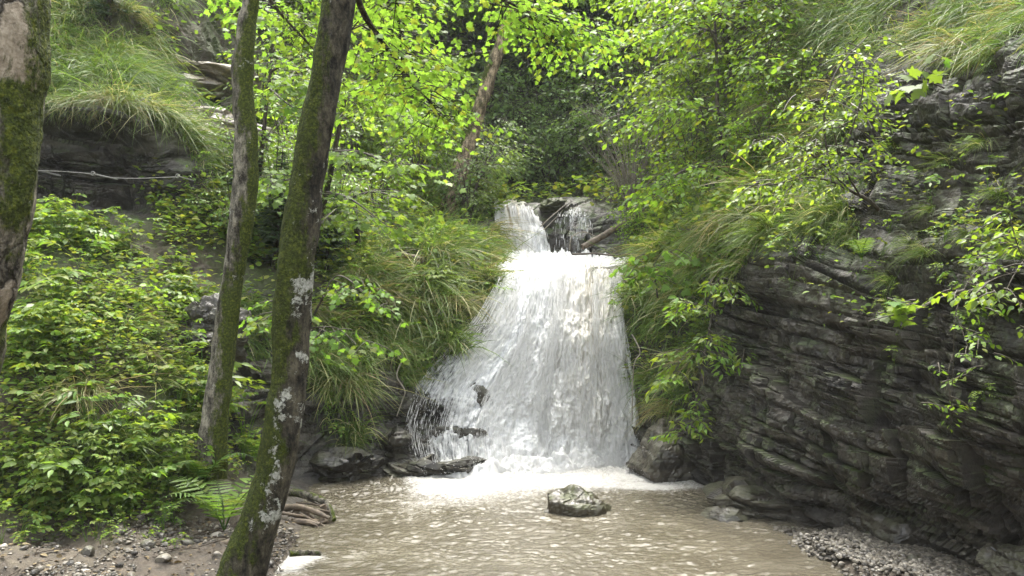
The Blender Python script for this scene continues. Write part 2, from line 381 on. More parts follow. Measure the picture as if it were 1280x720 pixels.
# ------------------------------------------------------------------ the gorge as one control net (photo column, row, depth), unprojected to metres
def mk(px, rows):
    return [(r[0], r[1], r[2]) if len(r) == 3 else (px, r[0], r[1]) for r in rows]
NET = [
 mk(-260, [(745,4.8),(665,5.5),(560,6.0),(470,6.5),(385,7.1),(290,8.2),(250,9.2),(190,9.4),(125,9.3),(50,10.4),(0,11),(-150,13.5),(-420,18)]),
 mk(0, [(800,4.4),(655,6.0),(560,6.4),(480,6.8),(390,7.4),(290,8.6),(252,9.8),(190,9.85),(126,9.4),(60,10.5),(0,11.2),(-150,14),(-420,19)]),
 mk(75, [(800,4.4),(655,6.1),(560,6.5),(480,6.9),(390,7.5),(290,8.7),(252,9.95),(190,9.9),(130,9.4),(60,10.6),(0,11.3),(-150,14),(-420,19)]),
 mk(150, [(800,4.4),(655,6.2),(570,6.6),(480,7.0),(390,7.7),(290,8.9),(254,10.1),(192,10.0),(140,9.5),(60,10.9),(0,11.6),(-150,14.5),(-420,20)]),
 mk(228,  [(800,4.4),(655,6.35),(580,6.9),(480,7.6),(400,8.2),(310,9.2),(258,9.75),(215,9.9),(182,10.3),(80,12),(0,13),(-150,16),(-420,22)]),
 mk(290,  [(790,4.5),(660,6.3),(600,7.0),(545,7.8),(430,8.4),(330,9.4),(280,10.1),(240,10.9),(200,11.7),(100,14),(0,16),(-150,20),(-420,27)]),
 mk(340,  [(724,5.5),(672,6.2),(625,7.3),(572,8.4),(480,8.6),(380,9.2),(320,10.0),(270,11),(220,12.3),(120,15.5),(0,19),(-150,24),(-420,32)]),
 mk(400,  [(735,5.9),(662,7.0),(628,7.9),(600,8.6),(500,9.0),(400,9.6),(330,10.3),(285,11.4),(235,13.3),(130,17.5),(0,23),(-150,29),(-420,38)]),
 mk(450,  [(720,6.2),(660,7.4),(622,8.4),(592,8.95),(490,9.3),(400,9.8),(335,10.5),(295,11.8),(245,14),(140,19),(0,26),(-150,33),(-420,44)]),
 mk(510,  [(705,6.8),(650,8.0),(612,9.0),(572,9.35),(505,9.65),(420,10.1),(345,10.7),(300,11.9),(255,14.3),(170,19),(0,28),(-150,36),(-420,48)]),
 mk(570,  [(700,7.2),(655,8.3),(612,9.25),(585,9.6),(500,10.1),(410,10.4),(345,10.9),(300,12),(268,14.4),(195,19),(0,30),(-150,38),(-420,50)]),
 mk(612,  [(700,7.2),(655,8.3),(616,9.3),(590,9.9),(500,10.35),(410,10.6),(338,11.1),(302,12.9),(262,14.6),(225,18),(0,31),(-150,40),(-420,52)]),
 mk(655,  [(700,7.0),(655,8.2),(618,9.3),(592,10.1),(500,10.4),(400,10.7),(352,11.05),(324,13.5),(260,14.6),(236,18),(0,33),(-150,42),(-420,54)]),
 mk(705,  [(700,7.0),(655,8.2),(618,9.3),(592,10.1),(500,10.4),(400,10.7),(351,11.05),(324,13.5),(262,14.3),(236,18),(0,33),(-150,42),(-420,54)]),
 mk(740,  [(700,7.0),(655,8.2),(618,9.3),(592,10.1),(500,10.4),(400,10.7),(350,11.05),(323,13.4),(260,14.2),(232,17.2),(0,32),(-150,40),(-420,52)]),
 mk(772,  [(700,7.1),(655,8.2),(616,9.3),(590,10.1),(500,10.4),(400,10.65),(347,11.0),(322,13.3),(268,14),(222,16.5),(0,30),(-150,38),(-420,50)]),
 mk(806,  [(700,7.2),(655,8.2),(612,9.2),(586,9.8),(500,10.0),(410,10.3),(342,10.8),(316,12.6),(275,13.6),(200,16.5),(0,24),(-150,30),(-420,42)]),
 mk(868,  [(700,7.2),(655,8.0),(606,8.9),(560,8.9),(480,8.9),(400,9.3),(335,9.9),(290,10.7),(250,11.6),(170,13),(0,16),(-150,20),(-420,28)]),
 mk(915,  [(705,6.9),(658,7.6),(618,8.0),(565,7.95),(480,8.05),(925,395,8.1),(928,335,8.3),(275,8.9),(235,9.7),(140,11.4),(0,13),(-150,15.5),(-420,21)]),
 mk(1000, [(722,6.1),(690,6.6),(662,7.0),(590,7.0),(500,7.1),(400,7.2),(330,7.45),(280,8.0),(210,8.9),(120,9.4),(0,10.4),(-150,12.5),(-420,17)]),
 mk(1100, [(724,5.6),(698,6.1),(683,6.35),(600,6.2),(500,6.3),(400,6.4),(320,6.65),(255,7.1),(190,7.6),(100,8.0),(0,9.0),(-150,11),(-420,15)]),
 mk(1200, [(742,5.1),(720,5.45),(706,5.75),(600,5.45),(500,5.5),(400,5.6),(320,5.75),(250,6.1),(180,6.4),(90,6.7),(0,7.4),(-150,9),(-420,13)]),
 mk(1300, [(785,4.5),(758,4.85),(740,5.1),(600,4.85),(500,4.9),(400,5.0),(320,5.1),(250,5.4),(180,5.6),(90,5.8),(0,6.3),(-150,7.6),(-420,11)]),
 mk(1520, [(880,3.6),(850,3.9),(830,4.0),(620,3.9),(500,3.9),(400,4.0),(310,4.1),(230,4.4),(150,4.6),(60,4.8),(-30,5.2),(-200,6.4),(-500,9)]),
]
def beyond(col, fd, fx, ax, dz=0.0):          # carry a side wall on past the frame, in metres
    p = W(*np.array(col, float).T); d = p[:, 1]*fd; x = p[:, 0]*fx+ax; z = p[:, 2]+dz
    return [(CX+F*a/b, HY-F*(c-CH)/b, b) for a, b, c in zip(x, d, z)]
NET.insert(0, beyond(NET[0], .72, 1.12, -.6)); NET.insert(0, beyond(NET[0], .45, 1.1, -1.0))
NET.append(beyond(NET[-1], .55, 1.05, .25)); NET.append(beyond(NET[-1], .45, 1.02, .35))
#        rockiness per column, bottom row to top row
RK = np.array([
 [.2,.1,0,0,0,0,.3,.6,.3,0,0,0,0], [.2,.1,0,0,0,0,.8,1,.5,0,0,0,0], [.2,.1,0,0,0,.1,1,1,.7,0,0,0,0], [.2,.1,0,0,.1,.1,1,1,.6,0,0,0,0],
 [.2,.1,0,.3,.3,.1,1,.9,.3,.5,.2,0,0], [.2,.1,.1,.8,.8,.4,.1,.2,.5,.4,.1,0,0], [.3,.2,.5,1,1,.7,.1,.1,.3,.1,0,0,0], [.5,.5,.8,1,1,.8,.3,.1,0,0,0,0,0],
 [.8,.8,1,1,1,.8,.4,.1,0,0,0,0,0], [1,1,1,1,1,.9,.4,.1,0,0,0,0,0], [1,1,1,1,1,.9,.5,.2,.1,0,0,0,0], [1,1,1,1,1,1,1,.5,.4,.1,0,0,0],
 [1,1,1,1,1,1,1,1,1,.2,0,0,0], [1,1,1,1,1,1,1,1,1,.2,0,0,0], [1,1,1,1,1,1,1,1,.9,.2,0,0,0], [1,1,1,1,1,1,1,.7,.5,.1,0,0,0],
 [1,1,1,1,1,1,.8,.3,.2,0,0,0,0], [1,1,1,1,.9,.7,.4,.1,0,0,0,0,0], [1,1,1,1,1,1,.8,.3,.1,0,0,0,0], [1,1,1,1,1,1,1,.6,.4,.3,.1,0,0],
 [1,1,1,1,1,1,1,.9,.8,.6,.3,.1,0], [1,1,1,1,1,1,1,1,.95,.8,.6,.2,0], [1,1,1,1,1,1,1,1,1,.9,.8,.3,0], [1,1,1,1,1,1,1,1,1,.8,.6,.2,0]], float)
RK = np.concatenate([RK[:1], RK[:1], RK, RK[-1:], RK[-1:]])
NETA = np.array(NET, float)                       # (ncol, 13, 3)
NETA = np.concatenate([np.stack([NETA[..., 0], NETA[..., 1], np.log(NETA[..., 2])], -1), RK[..., None]], -1)

def cr(P, t, tens=.38):
    n = len(P); i = np.clip(np.floor(t).astype(int), 0, n-2); f = (t-i).reshape((-1,)+(1,)*(P.ndim-1))
    p0, p1, p2, p3 = P[np.maximum(i-1, 0)], P[i], P[i+1], P[np.minimum(i+2, n-1)]
    m1, m2 = (p2-p0)*tens, (p3-p1)*tens
    return (2*f**3-3*f*f+1)*p1+(f**3-2*f*f+f)*m1+(-2*f**3+3*f*f)*p2+(f**3-f*f)*m2

def samp(gaps):
    o = [np.array([0.])]
    for k, c in enumerate(gaps): o.append(k+np.arange(1, c+1)/c)
    return np.concatenate(o)

cpx = [c[5][0] for c in NET]
tu = samp([max(6, min(170, int((b-a)*(.72 if b < 0 or a > 1290 else .98 if a > -5 else .25)))) for a, b in zip(cpx[:-1], cpx[1:])])
tv = samp([50, 60, 50, 70, 105, 95, 75, 60, 65, 60, 90, 25, 12])[:-12]
tv = samp([50, 60, 50, 70, 105, 95, 75, 60, 65, 60, 90, 25])
G = cr(NETA, tu); G = np.swapaxes(cr(np.swapaxes(G, 0, 1), tv), 0, 1)   # (nu, nv, 4)
NU, NV = G.shape[:2]
PX, PY, DD, ROCK = G[..., 0], G[..., 1], np.exp(G[..., 2]), np.clip(G[..., 3], 0, 1)
SP = W(PX, PY, DD)
def gnorm(S):
    n = nrm(np.cross(np.gradient(S, axis=0), np.gradient(S, axis=1)))
    return -n if np.mean(n[..., 2]) < 0 else n
SN = gnorm(SP)

def strata(p, th, seed, dip=(-.10, .15), bw=.5):
    """blocky bedding: per-layer, per-block setback in 0..1, with a parting groove"""
    q = p+np.stack([vn(p*.9+k*9.7+seed) for k in range(3)], -1)*.05
    h = (q[..., 2]+dip[0]*q[..., 1]+dip[1]*q[..., 0])/th
    h = h+1.3*vn(np.stack([h*.37, 0*h+seed, 0*h], -1))+.30*vn(p*1.1+seed*2.3)
    k = np.floor(h); f = h-k
    s = (q[..., 0]*.75-q[..., 1]*.66)/(bw*(.5+hsh(k, k*0+seed)))+hsh(k, k*0+seed+5)*7
    b = np.floor(s); fb = s-b
    o = hsh(k, b, k*0+seed)*.95+(f-.5)*(hsh(k, b, k*0+seed+9)-.35)*.6+(fb-.5)*(hsh(b, k, k*0+seed+3)-.5)*.5
    gr = np.exp(-(f/.13)**2)+.75*np.exp(-(fb/.06)**2)
    return o-.34*gr

big = fbm(SP, .8, 3)*.16
msv = np.clip(.75+.9*vn(SP*1.25+31), .3, 1.25); ms2 = np.clip(.6+1.1*vn(SP*2.6+11), .1, 1.3)
rockd = strata(SP, .47, 43, bw=1.1)*.19+strata(SP, .19, 3, bw=.42)*.15*msv+strata(SP, .075, 8, bw=.20)*.062*ms2+strata(SP, .034, 21, bw=.10)*.022*ms2+fbm(SP, 5, 4, .6)*.028
rockd = rockd*np.clip(1.25-1.3*np.abs(SN[..., 2]), .2, 1)
rockd = rockd-np.average(rockd, weights=ROCK)
soild = fbm(SP, 2.2, 4)*.07+fbm(SP, 11, 3)*.018
far = np.clip((DD-12)/12, 0, 1)
disp = (ROCK*rockd+(1-ROCK)*soild)*(1+far*1.2)+big*(.3+.7*np.clip(SP[..., 2]/1.0, 0, 1))
disp *= np.clip((SP[..., 2]+.3)/.5, .25, 1)
SP = SP+SN*disp[..., None]
def bar(x, y):
    e = np.clip((x-(1.96+.16*np.clip(6.3-y, 0, 9)+.06*vn(np.stack([x*3, y*3, 0*x], -1))))/.35, 0, 1); return -.10+.165*e*e*(3-2*e)*np.clip((6.7+.7*np.clip(x-2.4, 0, 1)-y)/.3, 0, 1)
SP[..., 2] = np.where(SP[..., 0] > 1.9, np.maximum(SP[..., 2], bar(SP[..., 0], SP[..., 1])), SP[..., 2])
SN2 = gnorm(SP)

def sheet(i0, i1):
    V = SP[i0:i1+1].reshape(-1, 3); return V, grid_faces(i1-i0+1, NV), ROCK[i0:i1+1].ravel()
def col_of(px): return int(np.argmin(np.abs(PX[:, NV//2]-px)))
cl, crr = col_of(612), col_of(806)
for nm, a, b in (('terrain', 0, cl), ('streambed', cl, crr)):
    V, f, rk = sheet(a, b)
    o = link(nm, mesh_np(nm, V, [f], {'rock': rk}, False), M_TER); tag(o, kind='structure')
V, f, rk = sheet(crr, NU-1)
cliff = link('cliff', mesh_np('cliff', V, [f], {'rock': rk}, False), M_TER)
tag(cliff, 'dark layered wet rock cliff overhanging the pool on the right', 'cliff')

# valley ground round and behind the camera, below the net
def nearground():
    x = np.linspace(-22, 22, 330); y = np.concatenate([np.linspace(-14, 2, 60), np.linspace(2.1, 6.3, 70)])
    X, Y = np.meshgrid(x, y, indexing='ij')
    lf = np.clip(-1.55-X, 0, None); rt = np.clip(X-3.5-np.clip(4-Y, 0, 3)*.3, 0, None)
    Z = -.38+.45*np.clip((-1.1-X)/.6, 0, 1)+.42*np.clip((X-1.9)/.7, 0, 1)+.10*np.clip(lf-1.5, 0, 4)+.5*np.clip(lf-5, 0, None)+.35*rt
    P = np.stack([X, Y, Z], -1); P[..., 2] += fbm(P, .9, 4)*.03*(1+.6*lf.clip(0, 3))-.02
    P[..., 2] = np.where(X > 1.9, np.maximum(P[..., 2], bar(X, Y)-.012), P[..., 2])
    return P
NG = nearground()
o = link('ground', mesh_np('ground', NG.reshape(-1, 3), [grid_faces(*NG.shape[:2])], {'rock': np.full(NG.shape[0]*NG.shape[1], .15)}), M_TER); tag(o, kind='structure')
# far hills closing the valley
a = np.linspace(0, 2*pi, 90); rr = np.linspace(26, 78, 26)
A, R_ = np.meshgrid(a, rr, indexing='ij')
hx, hy = R_*np.sin(A), 6+R_*np.cos(A)
hz = -.6+((R_-26)*.55+np.clip(R_-26, 0, 12)*.25)*np.clip(.55+np.cos(A)*.9, .05, 1)
P = np.stack([hx, hy, hz], -1); P[..., 2] += fbm(P, .05, 4)*4*np.clip((R_-26)/20, 0, 1)-1.5
o = link('hills', mesh_np('hills', P.reshape(-1, 3), [grid_faces(90, 26)], {'rock': np.zeros(P.shape[0]*P.shape[1])}), M_TER); tag(o, kind='structure')

fpx, fpy = PX.ravel(), PY.ravel(); fP, fN, fD, fR = SP.reshape(-1, 3), SN2.reshape(-1, 3), DD.ravel(), ROCK.ravel()
flatZ = fN[:, 2]
def at(px, py):
    k = int(np.argmin((fpx-px)**2+(fpy-py)**2)); return fP[k].copy(), fN[k].copy(), fD[k]

jx = fpx+9*vn(np.stack([fpx/23, fpy/23, fpx*0], -1)); jy = fpy+9*vn(np.stack([fpx/23, fpy/23, fpx*0+7], -1))
def inpoly(poly):
    p = np.asarray(poly, float); r = np.zeros(len(jx), bool)
    for (x1, y1), (x2, y2) in zip(p, np.roll(p, -1, 0)):
        c = ((y1 > jy) != (y2 > jy)) & (jx < (x2-x1)*(jy-y1)/(y2-y1+1e-12)+x1); r ^= c
    return r
def pick(w, n, r=rng):
    c = np.cumsum(w); return np.searchsorted(c, r.uniform(0, c[-1], n))

# ------------------------------------------------------------------ grass
def blades(mb, P, N, L, wid, r, hang=1.0, seg=4, stand=1.0, rnd=None):
    K = len(P); L = np.broadcast_to(L, (K,)); wid = np.broadcast_to(wid, (K,))
    down = -UP+N*np.sum(N*UP, -1, keepdims=True)           # downhill tangent
    d0 = nrm(N*.55+UP*.75*stand+r.normal(0, .55, (K, 3))*[1, 1, .5])
    g = nrm(down*.8-UP*.55+N*.25+r.normal(0, .25, (K, 3)))
    h = hang*r.uniform(.45, 1.15, K)
    t = np.linspace(0, 1, seg+1)
    C = P[:, None]+d0[:, None]*(L[:, None]*t*(1-.35*t))[..., None]+g[:, None]*(L[:, None]*h[:, None]*t*t)[..., None]
    T = nrm(np.gradient(C, axis=1))
    s = nrm(np.cross(T, nrm(r.normal(0, .5, (K, 3))+[0, -.7, .4])[:, None]))
    wv = wid[:, None]*np.array([.8, 1, .9, .6, .08])[None, :seg+1] if seg == 4 else wid[:, None]*np.linspace(1, .08, seg+1)[None]
    V = np.stack([C-s*wv[..., None], C+s*wv[..., None]], 2)  # K,seg+1,2,3
    j = np.arange(seg); q = np.stack([2*j, 2*j+1, 2*j+3, 2*j+2], -1)
    f = (q[None]+(np.arange(K)*(seg+1)*2)[:, None, None]).reshape(-1, 4)
    rv = r.uniform(0, 1, K) if rnd is None else rnd
    mb.add(V.reshape(-1, 3), [f], np.repeat(rv, (seg+1)*2))

GP = {
 'slope': [(45,-20),(215,-20),(205,50),(225,110),(255,190),(290,262),(250,262),(228,215),(215,172),(172,138),(112,122),(50,128)],
 'slope2': [(250,90),(300,180),(345,290),(290,290),(262,200),(235,110)],
 'terrace': [(462,300),(560,283),(628,286),(634,352),(612,392),(566,432),(508,486),(470,446),(436,384),(410,330)],
 'midleft': [(380,390),(450,420),(462,510),(440,560),(395,500),(370,430)],
 'behind': [(292,370),(345,380),(345,450),(300,450)],
 'fallright': [(788,345),(845,288),(885,330),(880,440),(838,535),(800,490)],
 'ledge': [(895,300),(955,236),(1062,238),(1066,300),(1000,292),(935,345),(900,345)],
 'upper': [(975,70),(1060,92),(1105,128),(1070,200),(1000,215),(960,180)],
 'top': [(985,-20),(1205,-20),(1215,84),(1150,62),(1080,92),(1000,62)],
 'corner': [(1172,-20),(1300,-20),(1300,40),(1245,84),(1200,62)],
 'hillright': [(800,120),(1000,-20),(1000,240),(900,280),(800,300)],
 'hillleft': [(300,150),(560,120),(620,280),(450,290),(330,300)]}
GP['slopeleft'] = [(-700,-20),(45,-20),(50,128),(-700,120)]
GP['cornerright'] = [(1275,-140),(1900,-300),(1900,60),(1450,70),(1290,100)]
dens = dict(cornerright=.8, slopeleft=.75, slope=1.0, slope2=.3, terrace=1.0, midleft=.8, behind=.5, fallright=.9, ledge=1.1, upper=.9, top=1.0, corner=1.1, hillright=.35, hillleft=.35)
Wg = np.zeros(len(fpx))
for k, p in GP.items(): Wg = np.maximum(Wg, inpoly(p)*dens[k])
Wg *= (.35+.65*np.clip(flatZ*1.6+.25, 0, 1))*np.clip(.55+1.1*vn(fP*1.7), .05, 1)
Wg *= np.clip(1.25-fR*.75, .15, 1)
mb = MB(); K = 78000; idx = pick(Wg, K)
P = fP[idx]+rng.normal(0, .012, (K, 3))*fD[idx][:, None]*.12; lod = np.clip(fD[idx]/9, .7, 2.2)
clump = .6+.55*vn(fP[idx]*2.3)
blades(mb, P-fN[idx]*.02, fN[idx], (rng.uniform(.14, .40, K)*(.7+clump*.6))*np.clip(lod, .8, 1.5), (.0036*lod+.0008)*rng.uniform(.5, 1.3, K), rng, 1.0,
       rnd=np.clip(.36+.25*vn(fP[idx]*.9)+rng.normal(0, .30, K), 0, 1))
o = link('grass', mb.mesh('grass'), M_GRASS); tag(o, 'fine long grass hanging over the ledges on both banks', 'grass', kind='stuff')

# individual tussocks (object copies of eight meshes)
def tussock_mesh(i):
    r = np.random.default_rng(200+i); m = MB(); K = 190
    a = r.uniform(0, 2*pi, K); rad = .10*np.sqrt(r.uniform(0, 1, K))
    N = nrm(np.stack([np.cos(a)*rad*6, np.sin(a)*rad*6-.45, 0*a+.8], -1))
    P = np.stack([np.cos(a)*rad, np.sin(a)*rad, .10*(1-(rad/.1)**2)-.05], -1)
    L = r.uniform(.22, .52, K)*(1 if i % 2 else .85)
    blades(m, P, N, L, r.uniform(.0022, .0048, K), r, 1.25 if i % 2 else .8, rnd=np.clip(r.normal(.40, .32, K)+(.25 if i in (3, 5) else 0), 0, 1))
    return m.mesh('grass_tussock', True)
TUS = [tussock_mesh(i) for i in range(8)]
for i, me in enumerate(TUS): me.materials.append(M_DRYGRASS if i in (3, 5) else M_GRASS)
ntus = [0]
def tussock(px, py, label, group=None, s=None, v=None, r=rng):
    p, n, d = at(px, py); me = TUS[int(r.integers(0, 8)) if v is None else v]
    o = link('grass_tussock', me, loc=p-n*.03)
    o.rotation_euler = (r.normal(0, .1), r.normal(0, .1), math.atan2(n[0], -n[1])+r.normal(0, .4))
    sc = (r.uniform(.7, 1.2)*np.clip(d/8.5, .85, 1.7)) if s is None else s
    o.scale = (sc*r.uniform(.9, 1.2), sc, sc*r.uniform(.85, 1.15)); ntus[0] += 1
    return tag(o, label, 'grass tussock', group)
tussock(1128, 190, 'round lone grass tussock on the bare upper cliff wall', s=.62, v=2)
tussock(1195, 58, 'long shaggy grass tussock drooping from the top of the cliff', s=1.15, v=5)
tussock(508, 215, 'brown tipped tussock beneath the maple on the left hillside', s=1.2, v=3)
def ring(poly, n, label, group, k_=1.0):
    w = inpoly(poly)*np.clip(.25+flatZ, .05, 1)*np.clip(1.2-fR*.6, .2, 1)
    for k in pick(w, n): tussock(fpx[k], fpy[k], label, group, s=k_*rng.uniform(.7, 1.2)*np.clip(fD[k]/8.5, .85, 1.7))
ring(GP['slope'], 46, 'grass tussock on the steep slope above the left rock overhang', 'tussocks on the upper left slope', .72)
edge = [(60,126),(85,122),(112,126),(135,132),(160,140),(180,150),(200,162),(215,178),(228,195),(96,128),(148,140),(190,160)]
for x, y in edge: tussock(x, y-6, 'drooping grass tussock fringing the brow of the left rock overhang', 'tussocks along the overhang brow', v=[1, 3, 5, 7][int(rng.integers(4))])
ring([(60,400),(250,400),(235,560),(60,560)], 12, 'arching grass tussock among the herbs of the left bank', 'tussocks on the left bank')
ring(GP['terrace'], 52, 'lush green grass tussock on the terrace left of the waterfall', 'tussocks on the waterfall terrace')
ring(GP['midleft'], 14, 'hanging grass tussock behind the front leaning trunk', 'tussocks behind the leaning trunk')
ring(GP['fallright'], 20, 'grass tussock on the bank right beside the waterfall', 'tussocks right of the waterfall')
ring(GP['ledge'], 26, 'long hanging grass tussock on the middle ledge of the right cliff', 'tussocks on the cliff ledge')
ring(GP['upper'], 20, 'pale grass tussock on the upper shelf of the right cliff', 'tussocks on the upper cliff shelf')
ring(GP['top'], 26, 'grass tussock along the cliff top', 'tussocks on the cliff top', .72)
ring(GP['corner'], 10, 'shaggy grass tussock at the top right cliff corner', 'tussocks at the cliff corner', .8)
for x, y in [(1010,262),(1048,300),(1150,322),(1212,296),(1252,246),(1042,176),(1182,208),(1230,182),(1268,322),(1102,345),(1160,262),(985,318),(940,330),(1075,215),(1215,395),(1130,300)]: tussock(x, y, 'small grass tuft rooted in a ledge of the dark cliff face', 'tufts in the cliff face', s=rng.uniform(.32, .55), v=[1, 7][int(rng.integers(2))])

# ------------------------------------------------------------------ undergrowth
def herb_mesh(i):
    r = np.random.default_rng(300+i); m = MB(); ns = int(r.integers(4, 10)); ls = [1.0, .62, 1.35, .8, .7, 1.15, 1.0, .55, 1.2, .9][i]; hs_ = r.uniform(.8, 1.35)
    for k in range(ns):
        a = r.uniform(0, 2*pi); h = r.uniform(.14, .46)*hs_; out = r.uniform(.06, .26)
        d = np.array([math.cos(a), math.sin(a), 0])
        path = smooth_path([[0, 0, -.03], d*out*.35+UP*h*.6, d*out+UP*h], 7)
        V, f = tube(path, np.linspace(.0038, .002, 7), 4, cap=False); m.add(V, f, .15)
        if i % 2 == 0:      # palmate-ternate leaves in threes
            for q, da in enumerate((-1.0, 0, 1.0)):
                e = np.array([math.cos(a+da), math.sin(a+da), .05]); b = path[-1]
                L = r.uniform(.055, .085)*ls
                V, f = tube(np.array([b, b+e*L*.8]), .0014, 3, cap=False); m.add(V, f, .2)
                for dl, ss in ((-.9, .75), (0, 1), (.9, .75)):
                    e2 = np.array([math.cos(a+da+dl), math.sin(a+da+dl), -.25+r.normal(0, .15)])
                    put(m, OV, [b+e*L*(.8)], [e2], [UP+r.normal(0, .5, 3)], L*ss*1.15, r.uniform(0, .8))
        else:               # pinnate leaves
            e = nrm(d+UP*r.uniform(-.3, .25)); L = r.uniform(.13, .22)*ls; b = path[-1]; sd = np.array([-e[1], e[0], 0])
            npair = int(r.integers(3, 5))
            rp = np.array([b+e*L*t-UP*.06*t*t for t in np.linspace(0, 1, 5)])
            V, f = tube(rp, .0014, 3, cap=False); m.add(V, f, .2)
            for q in range(npair):
                t = .2+.75*q/npair
                for s in (-1, 1):
                    put(m, LANCE if i % 4 == 1 else OV, [b+e*L*t-UP*.06*t*t], [sd*s+e*.45-UP*r.uniform(0, .4)], [UP+r.normal(0, .42, 3)], L*.45*r.uniform(.85, 1.1), r.uniform(0, .8))
            put(m, LANCE if i % 4 == 1 else OV, [b+e*L-UP*.06], [e-UP*.4], [UP+r.normal(0, .2, 3)], L*.45, r.uniform(0, .8))
    for k in range(6):      # low leaves
        a = r.uniform(0, 2*pi); e = np.array([math.cos(a), math.sin(a), .1])
        put(m, OV, [e*r.uniform(.02, .12)+UP*r.uniform(.02, .15)], [e-UP*.2], [UP+r.normal(0, .3, 3)], r.uniform(.05, .09), r.uniform(0, 1))
    me = m.mesh('herb_plant'); me.materials.append(M_BEECH if i in (3, 8) else M_SHRUB if i in (1, 5) else M_HERB); return me
HERB = [herb_mesh(i) for i in range(10)]
def herb(k, label, cat, group, s, v=None, r=rng):
    p, n = fP[k], fN[k]
    o = link('herb_plant', HERB[int(r.integers(0, 10)) if v is None else v], loc=p)
    lean = nrm(n*.45+UP)
    o.rotation_euler = (math.asin(-lean[1])*.8+r.normal(0, .12), math.asin(lean[0])*.8+r.normal(0, .12), r.uniform(0, 6.28)); o.scale = (s,)*3
    return tag(o, label, cat, group)
HP = [(-40,262),(100,275),(235,345),(285,410),(235,470),(316,548),(318,590),(262,600),(240,625),(228,650),(200,650),(120,650),(-40,655)]
w = inpoly(HP)*np.clip(.45+1.3*vn(fP*1.9), .02, 1)
ks = pick(w, 320)
for k in ks[:172]: herb(k, 'leafy green herb crowding the left bank under the trees', 'plant', 'herbs on the left bank', rng.choice([.5, .65, .8, 1.0])*rng.uniform(.9, 1.15))
w = inpoly([(-20,648),(250,645),(255,690),(-20,705)])*1.
for k in pick(w, 22): herb(k, 'low weed sprouting from the bare gravel of the left shore', 'plant', 'weeds on the left gravel', rng.uniform(.25, .5))
HERB_REST = ks[190:240]
w = inpoly([(900,280),(1300,140),(1300,520),(1180,470),(1000,420),(930,420)])*np.clip(flatZ*2-.1, .02, 1)
for k in pick(w, 44): herb(k, 'small leafy plant rooted in a crack of the right cliff', 'plant', 'plants in the cliff face', rng.uniform(.28, .6))
w = inpoly([(400,320),(600,290),(640,380),(540,470),(470,560),(400,560)])*np.clip(flatZ*2+.3, .05, 1)
for k in pick(w, 38): herb(k, 'low leafy herb among the grass left of the waterfall', 'plant', 'herbs in the terrace grass', rng.uniform(.5, .95))
w = inpoly([(790,300),(870,260),(900,400),(840,540),(805,480)])*1.
for k in pick(w, 20): herb(k, 'leafy herb overhanging the right edge of the waterfall', 'plant', 'herbs right of the waterfall', rng.uniform(.5, 1.0))

# ground cover nobody could count
m = MB()
w = (inpoly(HP)*1.0+inpoly([(180,230),(620,230),(640,300),(430,420),(240,420)])*.9+inpoly([(790,230),(1010,60),(1010,280),(880,420),(800,480)])*.7+(PY.ravel() < 262)*(fD > 11.5)*.55+inpoly(GP['terrace'])*.25)
w = w*np.clip(.5+.9*vn(fP*1.3), .05, 1)*np.clip(1.2-fR, .1, 1)
HL = [(-700,200),(-30,250),(-30,655),(-700,690)]
w = w+inpoly(HL)*.6+inpoly([(935,235),(1300,90),(1700,40),(1700,330),(1300,330),(1180,420),(960,395)])*np.clip(flatZ*2.2-.2, .02, 1)*np.clip(.2+1.6*vn(fP*2.1+9), 0, 1)*.30
K = 52000; idx = pick(w, K)
a = rng.uniform(0, 2*pi, K); ld = np.clip(fD[idx]/8, .75, 3.2)
ax = np.stack([np.cos(a), np.sin(a), rng.uniform(-.5, .4, K)], -1)+fN[idx]*.3
put(m, OV, fP[idx]+fN[idx]*(rng.uniform(0, .16, K)*ld)[:, None]+UP*(rng.uniform(0, .08, K)*ld)[:, None], ax, UP*.8+fN[idx]*.4+rng.normal(0, .4, (K, 3)), rng.uniform(.035, .085, K)*ld, rng.uniform(0, .9, K))
HV = []
for me in HERB:
    v_ = np.empty(len(me.vertices)*3); me.vertices.foreach_get('co', v_); a_ = np.empty(len(me.vertices)); me.attributes['rnd'].data.foreach_get('value', a_)
    t3 = np.array([p.vertices[:] for p in me.polygons if len(p.vertices) == 3]); t4 = np.array([p.vertices[:] for p in me.polygons if len(p.vertices) == 4])
    HV.append((v_.reshape(-1, 3), [f for f in (t3, t4) if len(f)], a_))
HERB_REST = np.concatenate([HERB_REST, pick(inpoly(HL)*np.clip(.5+vn(fP*1.9), .02, 1), 90)])
for q, k in enumerate(HERB_REST):
    v_, fs_, a_ = HV[q % len(HV)]; th_ = rng.uniform(0, 6.28); c_, s_ = math.cos(th_), math.sin(th_); sc_ = rng.uniform(.55, .98)
    m.add((v_@np.array([[c_, s_, 0], [-s_, c_, 0], [0, 0, 1]]))*sc_+fP[k]+np.outer(v_[:, 2]*sc_*.4, fN[k]*[1, 1, 0]), fs_, a_)
tag(link('undergrowth', m.mesh('undergrowth'), M_HERB), 'low leafy ground cover over the soil of both slopes', 'undergrowth', kind='stuff')

